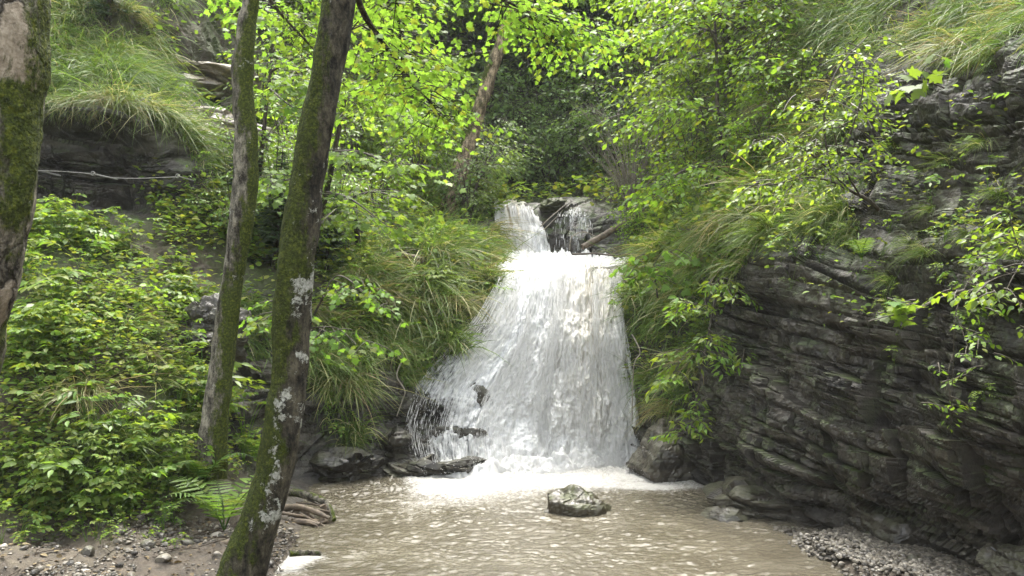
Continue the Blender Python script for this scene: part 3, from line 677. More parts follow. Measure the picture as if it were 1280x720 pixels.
# ------------------------------------------------------------------ fern
_pw = [.05, .072, .055, .07, .05, .058, .04, .042, .024]; _py = [.04, .14, .2, .32, .4, .54, .62, .76, .84]
_pv = [(w_, y_, .015-.05*y_*y_) for w_, y_ in zip(_pw, _py)]+[(0, 1, -.05)]+[(-w_, y_, .015-.05*y_*y_) for w_, y_ in zip(_pw[::-1], _py[::-1])]
PINNA = (np.array(_pv), [np.array([(k, k+1, 17-k, 18-k) for k in range(8)]), np.array([(8, 9, 10)])])
def fern(px, py, nfr, L0, label, seed, aim=None, group=None):
    r = np.random.default_rng(seed); p, n, d = at(px, py)
    t = thing('fern', p, label, 'fern', group)
    for k in range(nfr):
        a = (2*pi*k/nfr+r.normal(0, .25)) if aim is None else aim[k]
        e = np.array([math.cos(a), math.sin(a), 0]); sd = np.array([-e[1], e[0], 0]); L = L0*r.uniform(.8, 1.15)
        N = 21; tt = np.linspace(0, 1, N)
        C = e*(L*(.30*tt+.55*tt**1.5))[:, None]+UP*(L*(1.30*tt-.92*tt**2.3))[:, None]
        m = MB(); V, f = tube(C, np.linspace(.005, .0012, N), 4, cap=False); m.add(V, f, .1)
        T = nrm(np.gradient(C, axis=0)); NN = nrm(np.cross(sd, T)*-1)
        wl = L*.25*np.sin(np.clip(tt*1.05+.10, 0, 1)**.8*pi)**.8
        for s in (-1, 1):
            ax = sd*s+T*.35-UP*.12+r.normal(0, .05, (N, 3))
            nn = np.where(NN[:, 2:3] < 0, -NN, NN)+r.normal(0, .12, (N, 3))
            sl = slice(3, N-1)
            put(m, PINNA, C[sl], ax[sl], nn[sl], wl[sl]*r.uniform(.9, 1.08, N-4), np.clip(r.uniform(.0, 1)+r.normal(0, .15, N-4), 0, 1))
        link('frond', m.mesh('frond'), M_FERN, t)
    return t
fern(280, 655, 7, .74, 'large bright fern arching over the gravel by the front leaning trunk', 5)
fern(326, 585, 7, .58, 'upright fern growing behind the big fern near the mossy trunk', 6)
fern(252, 612, 6, .5, 'smaller fern among herbs left of the big fern', 7)
fern(975, 305, 5, .34, 'small fern hanging under the grassy ledge of the right cliff', 8)
fern(1072, 320, 5, .30, 'tiny fern in a cliff crack right of the ledge grass', 9)
fern(500, 250, 6, .7, 'pale fern on the left hillside above the terrace', 10)

# ------------------------------------------------------------------ trees
def trunk_path(pts, n=70): return smooth_path(W(*np.array(pts, float).T), n)
def tree_thing(pts, r0, r1, mat, label, cat='tree', sides=40, rough=.018, seed=0, name='maple_tree', flare=0.0, n=110, rads=None):
    path = trunk_path(pts, n); base = path[0].copy()
    t = thing(name, base, label, cat)
    tt = np.linspace(0, 1, n); rad = r0+(r1-r0)*tt**.85
    rad = rad*(1+.9*flare*np.exp(-tt*9))
    if rads: rad = np.interp(tt, np.linspace(0, 1, len(rads)), rads)
    V, f = tube(path-base, rad, sides, rough, 7, seed)
    m = MB(); m.add(V, f); link('trunk', m.mesh('trunk'), mat, t)
    return t, path, base
def limb(t, base, path, r0, r1, mat, sides=7):
    V, f = tube(np.asarray(path)-base, np.linspace(r0, r1, len(path)), sides, .004, 20, 3); m = MB(); m.add(V, f)
    return link('branch', m.mesh('branch'), mat, t)
def leafy(mb, tw, path, r, n, L, nl, size, tpl, t0=.15, spread=.35, droop=.3, hang=.5):
    """sprays along a limb, alternating sides, lying in near-horizontal layers; thin twigs go to tw"""
    path = np.asarray(path); k = (t0+(1-t0)*np.sort(r.uniform(0, 1, n)))*(len(path)-1)
    i = np.clip(k.astype(int), 0, len(path)-2); f = (k-i)[:, None]; C = path[i]*(1-f)+path[i+1]*f
    T = nrm(np.gradient(path, axis=0))[i]; a0 = np.arctan2(T[:, 1], T[:, 0])
    az = a0+np.where(np.arange(n) % 2, 1, -1)*r.uniform(.2, 1.5, n); ln = L*r.uniform(.55, 1.2, n); pit = r.normal(-.10, .22, n)
    C = C+r.normal(0, spread*.25, (n, 3))*[1, 1, .4]
    sprays(mb, C, az, pit, ln, nl, size, tpl, r, droop, .5, hang)
    if tw is not None:
        for c, a_, l_, p_ in zip(C, az, ln, pit):
            d = np.array([math.cos(a_)*math.cos(p_), math.sin(a_)*math.cos(p_), math.sin(p_)]); tq = np.linspace(-.05, .95, 4)
            V, fs = tube(c+d*(l_*tq)[:, None]-UP*(droop*l_*tq*tq)[:, None], np.linspace(.005, .0015, 4), 4, cap=False); tw.mi = 1 if tw is mb else 0; tw.add(V, fs); tw.mi = 0
    return C
def crown_of(t, base, limbs, mat, tpl, r, n, L, nl, size, rb=.02, wood=M_TWIG, **kw):
    mb = tw = MB()
    for P_ in limbs:
        path = smooth_path(W(*np.array(P_, float).T), 18); limb(t, base, path, rb, .004, wood)
        leafy(mb, tw, path, r, n, L, nl, size, tpl, **kw)
    c = link('crown', mb.mesh('crown', off=base), mat, t); c.data.materials.append(wood)
    return c

r = np.random.default_rng(41)
# left edge tree
t, pth, b = tree_thing([(-105,640,3.15),(-72,530,3.1),(-45,400,3.05),(-14,250,3.0),(2,120,3.0),(9,0,3.0),(0,-140,3.05),(10,-420,3.1),(60,-700,3.2)], .145, .12, M_BARK1,
    'cropped tree trunk with scaly peeling bark at the left edge', seed=1, sides=110, rough=.016, n=420)
crown_of(t, b, [[(10,-420,3.1),(-150,-560,3.6),(-300,-620,4)], [(40,-620,3.2),(20,-800,2.8),(-80,-900,2.4)]], M_MAPLE, MAPLE, r, 14, .6, 9, .08)
# mossy trunk
t, pth, b = tree_thing([(252,655,6.95),(262,590,6.95),(267,545,6.95),(277,450,6.95),(291,350,6.95),(305,250,6.95),(309,190,6.95),(303,110,6.95),(308,40,6.95),(316,-30,6.95),(322,-180,7),(320,-380,7)], .155, .075, M_BARK2,
    'slender mossy tree trunk standing among the herbs of the left bank', seed=2, rough=.012, sides=80, n=380, rads=[.16,.135,.115,.098,.092,.094,.098,.086,.076,.072,.068,.06])
crown_of(t, b, [[(316,-40,6.95),(345,10,7.3),(400,70,7.8),(450,130,8.2)], [(320,-150,7),(420,-60,7.4),(470,0,7.8),(540,90,8.4)],
                [(320,-380,7),(390,-440,7.4),(480,-420,8)]], M_MAPLE, MAPLE, r, 50, .5, 11, .054, t0=.3, droop=.15)
# front leaning trunk with lichen
t, pth, b = tree_thing([(292,765,4.45),(303,720,4.5),(325,650,4.5),(349,560,4.5),(362,470,4.5),(366,380,4.5),(374,290,4.5),(388,200,4.5),(404,110,4.5),(421,20,4.5),(436,-60,4.5),(462,-220,4.5),(480,-420,4.6),(470,-620,4.7)], .165, .10, M_BARK3,
    'dark leaning tree trunk with pale lichen patches standing in front by the pool', seed=3, sides=120, rough=.013, n=460, rads=[.150,.128,.106,.098,.096,.096,.094,.093,.089,.085,.082,.078,.07,.06])
crown_of(t, b, [[(436,-50,4.5),(452,12,4.8),(480,55,5.3),(508,92,5.8),(540,130,6.2),(556,146,6.4)], [(450,-140,4.5),(540,-50,5.4),(620,-5,6),(680,22,6.6),(745,40,7)],
                [(462,-220,4.5),(580,-90,5.6),(650,-20,6.4),(700,40,6.9)], [(440,-80,4.5),(490,-20,5.4),(500,50,6.2),(505,120,6.8)],
                [(455,-180,4.5),(410,-90,5.6),(385,-20,7.2),(375,40,8.0)], [(470,-620,4.7),(520,-760,5),(560,-820,5.4)]],
         M_MAPLE, MAPLE, r, 52, .5, 11, .048, rb=.022, droop=.15, wood=M_BARKD, t0=.25)
# leaning tree above the upper fall
t, pth, b = tree_thing([(553,284,14.5),(560,262,14.5),(575,215,14.5),(590,165,14.5),(606,115,14.5),(622,65,14.5),(641,10,14.5),(655,-50,14.6),(690,-220,15)], .16, .08, M_BARK4,
    'brown trunk leaning right beside the upper waterfall', seed=4, flare=.35, sides=24)
crown_of(t, b, [[(622,65,14.5),(560,70,14.6),(500,100,14.5)], [(641,10,14.5),(700,-40,14.6),(745,-20,14.6)], [(606,115,14.5),(560,130,14.8),(510,160,14.6)],
                [(655,-50,14.6),(590,-80,14.6),(540,-40,14.4)], [(690,-220,15),(800,-260,15),(860,-200,15)]], M_MAPLE, MAPLE, r, 40, .8, 11, .10, rb=.03, wood=M_BARKD, t0=.2)

# mid-left maple sapling layers (between the trunks and the terrace)
def sapling(pts, r0, limbs, label, mat, tpl, n, L, nl, size, seed, name='sapling', bark=M_BARKD, group=None, cat='sapling'):
    rr_ = np.random.default_rng(seed); path = trunk_path(pts, 30); b = path[0].copy(); t = thing(name, b, label, cat, group)
    V, f = tube(path-b, np.linspace(r0, r0*.45, 30), 10, .004, 12, seed); m_ = MB(); m_.add(V, f); link('trunk', m_.mesh('trunk'), bark, t)
    crown_of(t, b, limbs, mat, tpl, rr_, n, L, nl, size, rb=r0*.45); return t
sapling([(323,225,10.5),(327,190,10.5),(333,130,10.5),(338,90,10.5),(342,40,10.6)], .035, [[(338,90,10.5),(375,70,10.2),(410,60,10)], [(342,40,10.6),(325,0,10.3),(295,-10,10)], [(336,110,10.5),(360,130,10.3),(390,150,10)]],
        'thin dark sapling between the two mossy trunks', M_MAPLE, MAPLE, 16, .5, 9, .08, 51)
sapling([(390,318,10.2),(398,280,10.2),(408,240,10.2),(418,190,10.2),(432,120,10.3)], .05, [[(418,190,10.2),(450,190,9.8),(500,210,9.4)], [(425,150,10.2),(470,140,10),(520,150,9.8)], [(408,240,10.2),(440,250,9.8),(480,280,9.5)], [(432,120,10.3),(400,100,10),(375,90,9.8)], [(412,220,10.2),(380,220,9.6),(340,230,9.2)]],
        'slanting dark sapling right behind the front lichen trunk', M_MAPLE, MAPLE, 20, .6, 10, .078, 52)
sapling([(448,312,10.9),(446,290,10.9),(445,268,10.9),(443,240,10.9)], .045, [[(443,245,10.9),(470,240,10.5),(505,250,10.2)], [(444,255,10.9),(420,262,10.4),(400,280,10)]],
        'short broken sapling stub on the grassy terrace', M_MAPLE, MAPLE, 12, .45, 9, .08, 53)
sapling([(375,470,8.3),(380,430,8.3),(392,395,8.2),(405,370,8.1)], .018, [[(395,390,8.2),(420,345,7.9),(455,365,7.7),(480,385,7.6)], [(390,400,8.2),(360,385,7.9),(330,400,7.7)], [(385,410,8.2),(420,410,7.8),(445,430,7.6)]],
        'low maple shoot reaching over the ledge behind the leaning trunk', M_MAPLE, MAPLE, 11, .32, 9, .065, 54)
sapling([(918,262,9.7),(905,200,10),(897,140,10.2),(896,80,10.4),(893,20,10.6)], .035, [[(897,140,10.2),(850,130,9.8),(800,150,9.6)], [(896,100,10.3),(940,80,9.8),(1000,90,9.3)], [(893,40,10.5),(840,30,10.2),(780,60,10)], [(900,170,10.1),(950,170,9.5),(1010,190,9)],
        [(893,20,10.6),(940,0,10),(990,30,9.6)], [(905,210,10),(860,210,9.6),(820,240,9.4)], [(898,60,10.4),(860,-10,10),(820,-10,9.8)]],
        'thin dark upright sapling on the slope right of the waterfall', M_BEECH, OV, 26, .55, 13, .085, 55)
sapling([(930,165,11.4),(918,110,11.5),(905,50,11.6),(895,-10,11.8)], .04, [[(910,70,11.6),(870,70,11.2),(820,100,11)], [(905,50,11.6),(950,20,11),(1000,0,10.6)], [(897,0,11.8),(840,-20,11.4),(790,10,11)], [(915,100,11.5),(960,110,10.8),(1010,130,10.3)]],
        'leaning sapling behind the upright one on the right slope', M_BEECH, OV, 26, .6, 13, .09, 56)
sapling([(1098,262,7.0),(1085,250,6.95),(1066,240,6.9),(1040,226,6.8)], .02, [[(1066,240,6.9),(1020,222,6.7),(970,230,6.6),(935,232,6.6)], [(1075,245,6.9),(1050,200,6.7),(1040,160,6.6),(1010,120,6.6)], [(1060,236,6.9),(1010,190,6.6),(960,170,6.5)], [(1040,226,6.8),(1030,150,6.7),(1045,90,6.7),(1085,45,6.8)], [(1050,200,6.8),(1075,130,6.7),(1080,90,6.7)]],
        'crooked hornbeam bush growing out sideways from the right cliff', M_BEECH, OV, 20, .30, 12, .052, 57, name='hornbeam_bush', bark=M_TWIG, cat='bush')
sapling([(905,330,8.6),(895,370,8.4),(885,420,8.3),(874,480,8.25),(866,520,8.2)], .014, [[(895,360,8.4),(900,350,8.1),(915,370,7.9)], [(885,410,8.3),(900,430,8.0),(905,455,7.9)], [(880,440,8.3),(860,440,8.1),(840,470,8)], [(872,490,8.2),(870,515,8.1),(862,540,8.05)], [(890,390,8.4),(870,380,8.2),(850,390,8.1)]],
        'bright creeper trailing down the corner of the right cliff', M_BEECH, LANCE, 15, .22, 12, .085, 58, name='creeper', bark=M_TWIG, cat='creeper')
sapling([(1180,110,6.3),(1160,102,6.2),(1140,98,6.1)], .006, [[(1160,102,6.2),(1140,100,6.0),(1115,105,5.9),(1100,112,5.9)], [(1150,100,6.15),(1155,85,6.0),(1172,74,5.95)]],
        'large leaved maple seedling standing out from the upper cliff', M_MAPLE, MAPLE, 3, .10, 3, .105, 59, name='maple_seedling', bark=M_TWIG, cat='seedling')
sapling([(1205,362,5.5),(1175,372,5.4),(1140,388,5.3)], .005, [[(1175,372,5.4),(1140,390,5.25),(1110,395,5.2),(1085,402,5.15)], [(1150,385,5.3),(1135,378,5.2),(1120,380,5.2)]],
        'arching maple twig sticking out of the middle cliff face', M_MAPLE, MAPLE, 4, .10, 4, .085, 60, name='maple_seedling', bark=M_PALETWIG, cat='seedling')
sapling([(1245,320,5.3),(1215,345,5.2),(1195,390,5.15),(1192,440,5.12),(1190,490,5.1)], .004, [[(1215,345,5.2),(1225,360,5.1),(1235,385,5.05)], [(1195,390,5.15),(1205,420,5.05),(1212,440,5.0)], [(1192,440,5.1),(1185,470,5.05),(1190,510,5.05)], [(1240,325,5.3),(1262,345,5.1),(1285,350,5.0)]],
        'thin leafy vine hanging down the right hand cliff face', M_BEECH, OV, 8, .13, 7, .042, 61, name='hanging_vine', bark=M_TWIG, cat='vine')
sapling([(1300,300,5.0),(1270,340,4.9),(1255,370,4.85)], .006, [[(1270,340,4.9),(1240,350,4.8),(1215,372,4.75)], [(1280,330,4.9),(1270,300,4.8),(1262,270,4.8)], [(1262,360,4.85),(1280,390,4.75),(1290,420,4.7)]],
        'leafy shrub leaning in at the right edge of the cliff', M_BEECH, OV, 10, .18, 9, .05, 62, name='cliff_shrub', bark=M_TWIG, cat='shrub')
sapling([(822,372,9.7),(818,345,9.6),(812,330,9.4)], .012, [[(818,345,9.6),(800,330,9.2),(785,345,9.0)], [(815,335,9.5),(830,315,9.1),(850,320,8.9)], [(818,345,9.6),(825,345,9.2),(845,355,9.0)]],
        'yellow green maple shoot at the right lip of the waterfall', M_MAPLE, MAPLE, 9, .25, 7, .085, 63, name='maple_seedling', bark=M_TWIG, cat='seedling')

# generic shrubs and forest trees: a few models, copied with their parts
def tree_model(kind, i):
    r = np.random.default_rng(700+i*13+len(kind)); mb, wd = MB(), MB()
    if kind == 'shrub':
        H = r.uniform(1.5, 2.2)
        for k in range(9):
            a = r.uniform(0, 2*pi); out = r.uniform(.35, .95); d = np.array([math.cos(a), math.sin(a), 0])
            path = smooth_path([[0, 0, -.1], d*out*.3+UP*H*.45*r.uniform(.5, 1), d*out+UP*H*r.uniform(.35, .95)], 10)
            V, f = tube(path, np.linspace(.016, .004, 10), 5, cap=False); wd.add(V, f)
            leafy(mb, wd, path, r, 13, .5, 12, .075, OV, t0=.2)
        return mb.mesh('crown'), wd.mesh('stems')
    if kind == 'broadleaf':
        H = r.uniform(7.5, 9.5); path = smooth_path([[0, 0, -.4], [r.normal(0, .15), r.normal(0, .15), H*.35], [r.normal(0, .35), r.normal(0, .35), H*.7], [r.normal(0, .5), r.normal(0, .5), H]], 26)
        V, f = tube(path, np.linspace(.15, .03, 26), 10, .015, 6, i); wd.add(V, f)
        for k in range(26):
            t0 = r.uniform(.18, .98); j = int(t0*25); a = r.uniform(0, 2*pi); L = (1.1-.55*t0)*r.uniform(1.2, 2.3); d = np.array([math.cos(a), math.sin(a), 0])
            lp = smooth_path([path[j], path[j]+d*L*.5+UP*L*.22, path[j]+d*L+UP*L*.12], 8)
            V, f = tube(lp, np.linspace(.03, .006, 8), 5, cap=False); wd.add(V, f)
            leafy(mb, None, lp, r, 15, .8, 13, .15, FAR, t0=.25, spread=.8)
        return mb.mesh('crown'), wd.mesh('trunk')
    H = r.uniform(8, 11); path = np.stack([np.zeros(20), np.zeros(20), np.linspace(-.4, H, 20)], -1)
    V, f = tube(path, np.linspace(.17, .02, 20), 10, .012, 6, i); wd.add(V, f)
    z = .8
    while z < H-.2:
        nb = 6; a0 = r.uniform(0, 6)
        for k in range(nb):
            if r.uniform() < .12 or (z < 2.5 and r.uniform() < .5): continue
            a = a0+2*pi*k/nb+r.normal(0, .15); L = (.35+(H-z)*.22)*r.uniform(.75, 1.1); d = np.array([math.cos(a), math.sin(a), 0]); s = np.array([-d[1], d[0], 0])
            q = np.linspace(0, 1, 9); C = np.array([0, 0, z])+d*(L*q)[:, None]-UP*(L*(.45*q-.2*q*q))[:, None]
            V, f = tube(C, np.linspace(.018, .004, 9), 4, cap=False); wd.add(V, f)
            n = 46; u = r.uniform(.12, 1, n); b = np.array([0, 0, z])+d*(L*u)[:, None]-UP*(L*(.45*u-.2*u*u))[:, None]
            sg = r.choice([-1, 1], n)
            put(mb, LANCE, b, s*sg[:, None]*.8+d*.7-UP*r.uniform(.1, .9, n)[:, None], UP+r.normal(0, .5, (n, 3)), L*.30*(1.15-u*.7)*r.uniform(.6, 1.2, n), r.uniform(0, 1, n))
        z += r.uniform(.26, .4)
    return mb.mesh('crown'), wd.mesh('trunk')
MOD = {k: [tree_model(k, i) for i in range(n)] for k, n in (('shrub', 5), ('broadleaf', 4), ('spruce', 3))}
LM = dict(shrub=M_SHRUB, broadleaf=M_FARLEAF, spruce=M_SPRUCE)
for k, ms in MOD.items():
    for c, w_ in ms: c.materials.append(LM[k]); w_.materials.append(M_BARKD if k != 'shrub' else M_TWIG)
def plant(kind, p, s, name, label, cat, group=None, v=None, mat=None, sx=1.0):
    c, w_ = MOD[kind][int(rng.integers(len(MOD[kind]))) if v is None else v]
    t = thing(name, p, label, cat, group); t.rotation_euler = (rng.normal(0, .04), rng.normal(0, .04), rng.uniform(0, 6.28)); t.scale = (s*sx, s*sx, s)
    a = link('crown', c, parent=t); b_ = link('stems' if kind == 'shrub' else 'trunk', w_, parent=t)
    if mat is not None:
        a.material_slots[0].link = 'OBJECT'; a.material_slots[0].material = mat
    return t
def shrub(px, py, s, label, group=None, mat=None, v=None):
    p, n, d = at(px, py); return plant('shrub', p, s, 'shrub', label, 'shrub', group, v, mat)
for x, y, s in [(290,300,.55),(345,285,.8),(420,300,.7),(470,275,.8),(300,240,.8),(360,230,1.0),(390,180,1.1),(440,215,1.1),(330,160,1.1),(480,210,1.0),(420,140,1.3),(520,240,1.1),(490,160,1.3),(535,190,1.2)]:
    shrub(x, y, s, 'green bush on the left hillside behind the tree trunks', 'bushes on the left hillside', M_SHRUB if rng.uniform() < .5 else M_BEECH)
for x, y, s in [(585,270,1.0),(600,255,1.0),(618,240,1.1),(575,245,1.1)]:
    shrub(x, y, s, 'dark leafy bush between the brown leaning trunk and the upper fall', 'bushes beside the upper fall', M_FARLEAF)
for x, y, s in [(800,300,.6),(830,275,.8),(860,240,.9),(815,240,1.0),(880,200,1.0),(840,190,1.2),(960,150,.8),(920,90,1.1),(870,120,1.2),(985,60,.9),(900,30,1.3),(945,30,1.1),(850,60,1.5),(1010,20,.8),(955,215,.6),(880,270,.6),(1000,170,.55)]:
    shrub(x, y, s, 'bright green bush on the slope right of the waterfall', 'bushes on the right slope', M_BEECH)
for x, y, s in [(690,238,1.1),(715,232,1.2),(745,225,1.2),(775,215,1.3),(730,195,1.5),(770,180,1.5),(690,205,1.5),(800,150,1.6)]:
    shrub(x, y, s, 'mid green bush on the bank behind the upper waterfall', 'bushes behind the upper waterfall', M_FARLEAF if rng.uniform() < .7 else M_SHRUB)
for x, y, s in [(640,225,1.3),(660,215,1.5),(625,205,1.5),(650,185,1.6),(600,195,1.5),(570,190,1.4)]:
    shrub(x, y, s, 'shadowy bush at the foot of the dark forest', 'bushes at the forest foot', M_FARLEAF)
def far_tree(kind, px, d, s, label, cat, group, v=None, zoff=0, mat=None):
    k = int(np.argmin(((fpx-px)/40)**2+((fD-d)/1.0)**2)); return plant(kind, fP[k]+UP*zoff, s, 'broadleaf_tree' if kind == 'broadleaf' else 'spruce_tree', label, cat, group, v, mat)
for px, d, s in [(560,22,.9),(590,25,1),(620,20,.8),(700,22,.9),(740,24,.9),(780,21,.8),(660,27,1),(540,27,1),(500,22,.9),(720,29,1.1),(600,31,1.1),(760,29,1.1),(680,33,1.2),(480,29,1.1),(550,34,1.2),(820,26,1.1),(640,36,1.3),(450,24,1),(430,30,1.2),(800,33,1.2),(730,37,1.3),(390,26,1.2)]:
    far_tree('broadleaf', px, d, s, 'broadleaf tree in the shady forest behind the upper waterfall', 'tree', 'broadleaf trees of the far forest')
for px, d, s in [(650,23,1.1),(672,21,.9),(630,29,1.2),(710,26,1.2),(580,28,1.2),(760,25,1.0),(690,30,1.3),(520,31,1.3)]:
    far_tree('spruce', px, d, s, 'tall dark spruce in the forest behind the upper waterfall', 'spruce', 'spruces of the far forest')
for px, d, s in [(840,19,.8),(880,16.5,.65),(930,15,.6),(860,22,1),(990,12.5,.5),(900,20,.8)]:
    far_tree('broadleaf', px, d, s, 'young broadleaf tree high on the right slope', 'tree', 'young trees on the right slope', mat=M_BEECH)
for px, d, s in [(340,17,.8),(380,19,.9),(300,16.5,.7),(420,19,.8),(250,14.5,.55)]:
    far_tree('broadleaf', px, d, s, 'young broadleaf tree high on the left slope', 'tree', 'young trees on the left slope', mat=M_BEECH)
for px, py, s in [(300,275,.15),(345,330,.14),(410,322,.13),(135,30,.16)]:
    p, n, d = at(px, py)
    plant('spruce', p, s, 'spruce_sapling', 'small drooping grey green spruce on the left bank' if py > 60 else 'young spruce on the grass slope above the rock overhang', 'spruce', 'small spruces on the left bank' if py > 60 else None, sx=1.5)

# ------------------------------------------------------------------ rocks
def rock(px, py, d, size, label, mat, seed, name='boulder', cat='boulder', amp=.22, rot=0.0, loc=None, layered=.0, group=None, th=.11):
    r = np.random.default_rng(seed); n = 64
    th_, ph = np.meshgrid(np.linspace(0, pi, n), np.linspace(0, 2*pi, n*2, endpoint=False), indexing='ij')
    D = np.stack([np.sin(th_)*np.cos(ph), np.sin(th_)*np.sin(ph), np.cos(th_)], -1)
    # planes cut from a sphere give flat facets
    rad = np.full(D.shape[:2], 1.0)
    for k in range(16):
        pl = nrm(r.normal(0, 1, 3)); h = r.uniform(.55, .95); c = D@pl; rad = np.where(c > 1e-3, np.minimum(rad, h/np.maximum(c, 1e-3)), rad)
    S = D*rad[..., None]*np.array(size); S = S+D*(fbm(D*1.0+seed, 2.2, 5)*amp*min(size)*.5)[..., None]
    if layered: S = S+D*((strata(S+seed, th, seed, bw=th*4)-.3)*layered)[..., None]
    c, s = math.cos(rot), math.sin(rot); S = S@np.array([[c, s, 0], [-s, c, 0], [0, 0, 1]])
    m_ = mesh_np(name, S.reshape(-1, 3), [grid_faces(n, n*2, True)[:, ::-1]], {'rnd': np.full(n*n*2, r.uniform())}, False)
    return tag(link(name, m_, mat, loc=W(px, py, d) if loc is None else loc), label, cat, group)
rock(718, 652, 7.5, (.38, .28, .31), 'pointed brown boulder standing in the middle of the pool', M_BOULDER, 5, amp=.18, layered=.015)
rock(692, 646, 7.45, (.12, .10, .07), 'low wet stone at the left foot of the pool boulder', M_ROCK, 78, name='stone', cat='stone')
rock(708, 650, 7.3, (.07, .05, .035), 'tiny wet stone just in front of the pool boulder', M_ROCK, 79, name='stone', cat='stone')
rock(832, 580, 9.2, (.48, .45, .52), 'big smooth grey boulder at the right foot of the waterfall', M_GREY, 80, amp=.15, layered=.02)
rock(955, 632, 7.35, (.62, .42, .20), 'flat layered rock slab jutting into the pool below the cliff', M_ROCK, 81, name='rock_slab', cat='rock slab', amp=.2, rot=-.5, layered=.09)
rock(912, 648, 7.25, (.25, .2, .08), 'thin rock shelf at water level under the jutting slab', M_ROCK, 82, name='rock_slab', cat='rock slab', amp=.2, layered=.04)
rock(1120, 655, 6.4, (.38, .35, .20), 'rounded mossy rock bulging from the cliff foot above the gravel', M_ROCK, 83, amp=.2, layered=.05)
rock(1268, 708, 5.0, (.20, .24, .15), 'broken rock in the bottom right corner of the gravel', M_ROCK, 84, amp=.25, layered=.05)
rock(692, 257, 14.4, (.26, .3, .13), 'mossy ledge rock splitting the upper waterfall', M_MOSSY, 85, amp=.3, layered=.08)
rock(500, 318, 11.2, (.36, .22, .10), 'flat grey rock lying in the terrace grass', M_GREY, 86, name='rock_slab', cat='rock slab', layered=.05)
M_PALE = mat_rock('pale_weathered_rock', 1.9, .2)
rock(282, 160, 11.9, (.75, .45, .24), 'pale sloping slab just left of the mossy trunk on the upper slope', M_PALE, 205, name='rock_slab', cat='rock slab', rot=.7, layered=.1)
rock(258, 92, 12.7, (1.0, .55, .26), 'pale bare slab on the upper left slope behind the mossy trunk', M_PALE, 201, name='rock_slab', cat='rock slab', rot=.6, layered=.1)
rock(243, 108, 12.4, (.4, .4, .2), 'pale broken rock above the bare slab on the upper left slope', M_PALE, 202, name='rock_slab', cat='rock slab', rot=.4, layered=.1)
rock(243, 178, 10.6, (.35, .3, .22), 'pale fractured rock just right of the left overhang', M_PALE, 203, name='rock_slab', cat='rock slab', rot=.7, layered=.1)
rock(205, 30, 12.6, (.4, .4, .2), 'small bare outcrop high in the upper left grass', M_PALE, 204, name='rock_slab', cat='rock slab', rot=.5, layered=.1)
rock(265, 418, 8.2, (.42, .35, .4), 'dark rock jutting from the bank behind the mossy trunk', M_ROCK, 87, layered=.08)
rock(430, 585, 8.95, (.42, .35, .25), 'layered rock at the water edge behind the driftwood', M_ROCK, 88, layered=.10)
rock(1250, 146, 6.2, (.24, .26, .20), 'smooth brown boulder wedged high in the right cliff', M_ROCK, 89, layered=.02, amp=.15)

# lower ledge left of the fall: stepped slabs
for i, (x, y, d, s, lb) in enumerate([(545,583,9.25,(.62,.30,.16),'lowest stepped slab left of the waterfall with water trickling over'), (560,552,9.66,(.55,.30,.20),'middle stepped slab under the thin water veil'), (590,515,10.0,(.42,.28,.28),'dark rock bulge showing through the left veil of the waterfall'), (492,560,9.45,(.30,.3,.26),'blocky dark rock beside the stepped slabs'), (512,505,9.85,(.26,.25,.16),'narrow rock ledge under the terrace grass')]):
    rock(x, y, d, s, lb, M_ROCK, 120+i, name='rock_slab', cat='rock slab', amp=.15, rot=.15, layered=.11, th=.075)

# ------------------------------------------------------------------ gravel and stones
ICO = None
def ico():
    import bmesh
    bm = bmesh.new(); bmesh.ops.create_icosphere(bm, subdivisions=2, radius=1); V = np.array([v.co[:] for v in bm.verts]); f = np.array([[v.index for v in p.verts] for p in bm.faces]); bm.free(); return V, f
IV, IF = ico()
STN = []
for i in range(8):
    r = np.random.default_rng(900+i); v = IV*np.array([1, r.uniform(.6, .9), r.uniform(.4, .65)])
    for k in range(7):
        pl = nrm(r.normal(0, 1, 3)); h = r.uniform(.5, .8); c = v@pl; v = v-pl*np.maximum(c-h, 0)[:, None]*.85
    STN.append((v+fbm(v+i, 1.5, 3)[:, None]*.06*v, [IF]))
def scatter_stones(mb, P, size, r):
    for i in range(8):
        s = np.arange(len(P)) % 8 == i; K = int(s.sum())
        if K: put(mb, STN[i], P[s], np.stack([r.normal(0, 1, K), r.normal(0, 1, K), r.normal(0, .15, K)], -1), UP+r.normal(0, .22, (K, 3)), size[s], r.uniform(0, 1, K))
def gh(x, y):   # surface height under a point
    k = np.argmin((fP[None, ::3, 0]-np.atleast_1d(x)[:, None])**2+(fP[None, ::3, 1]-np.atleast_1d(y)[:, None])**2+(fP[None, ::3, 2] > .9)*9, 1)
    return fP[::3][k, 2]
r = np.random.default_rng(91)
mb = MB(); w = inpoly([(-60,655),(120,640),(250,640),(340,650),(380,660),(350,700),(270,745),(-60,745)])*1.
idx = pick(w*np.clip(.35+1.2*vn(fP*3.1), .03, 1), 2300); sz = r.uniform(.005, .017, 2300)*np.where(r.uniform(0, 1, 2300) < .07, 2.4, 1)
scatter_stones(mb, fP[idx]+r.normal(0, .02, (2300, 3))*[1, 1, 0]+UP*sz[:, None]*.2, sz, r)
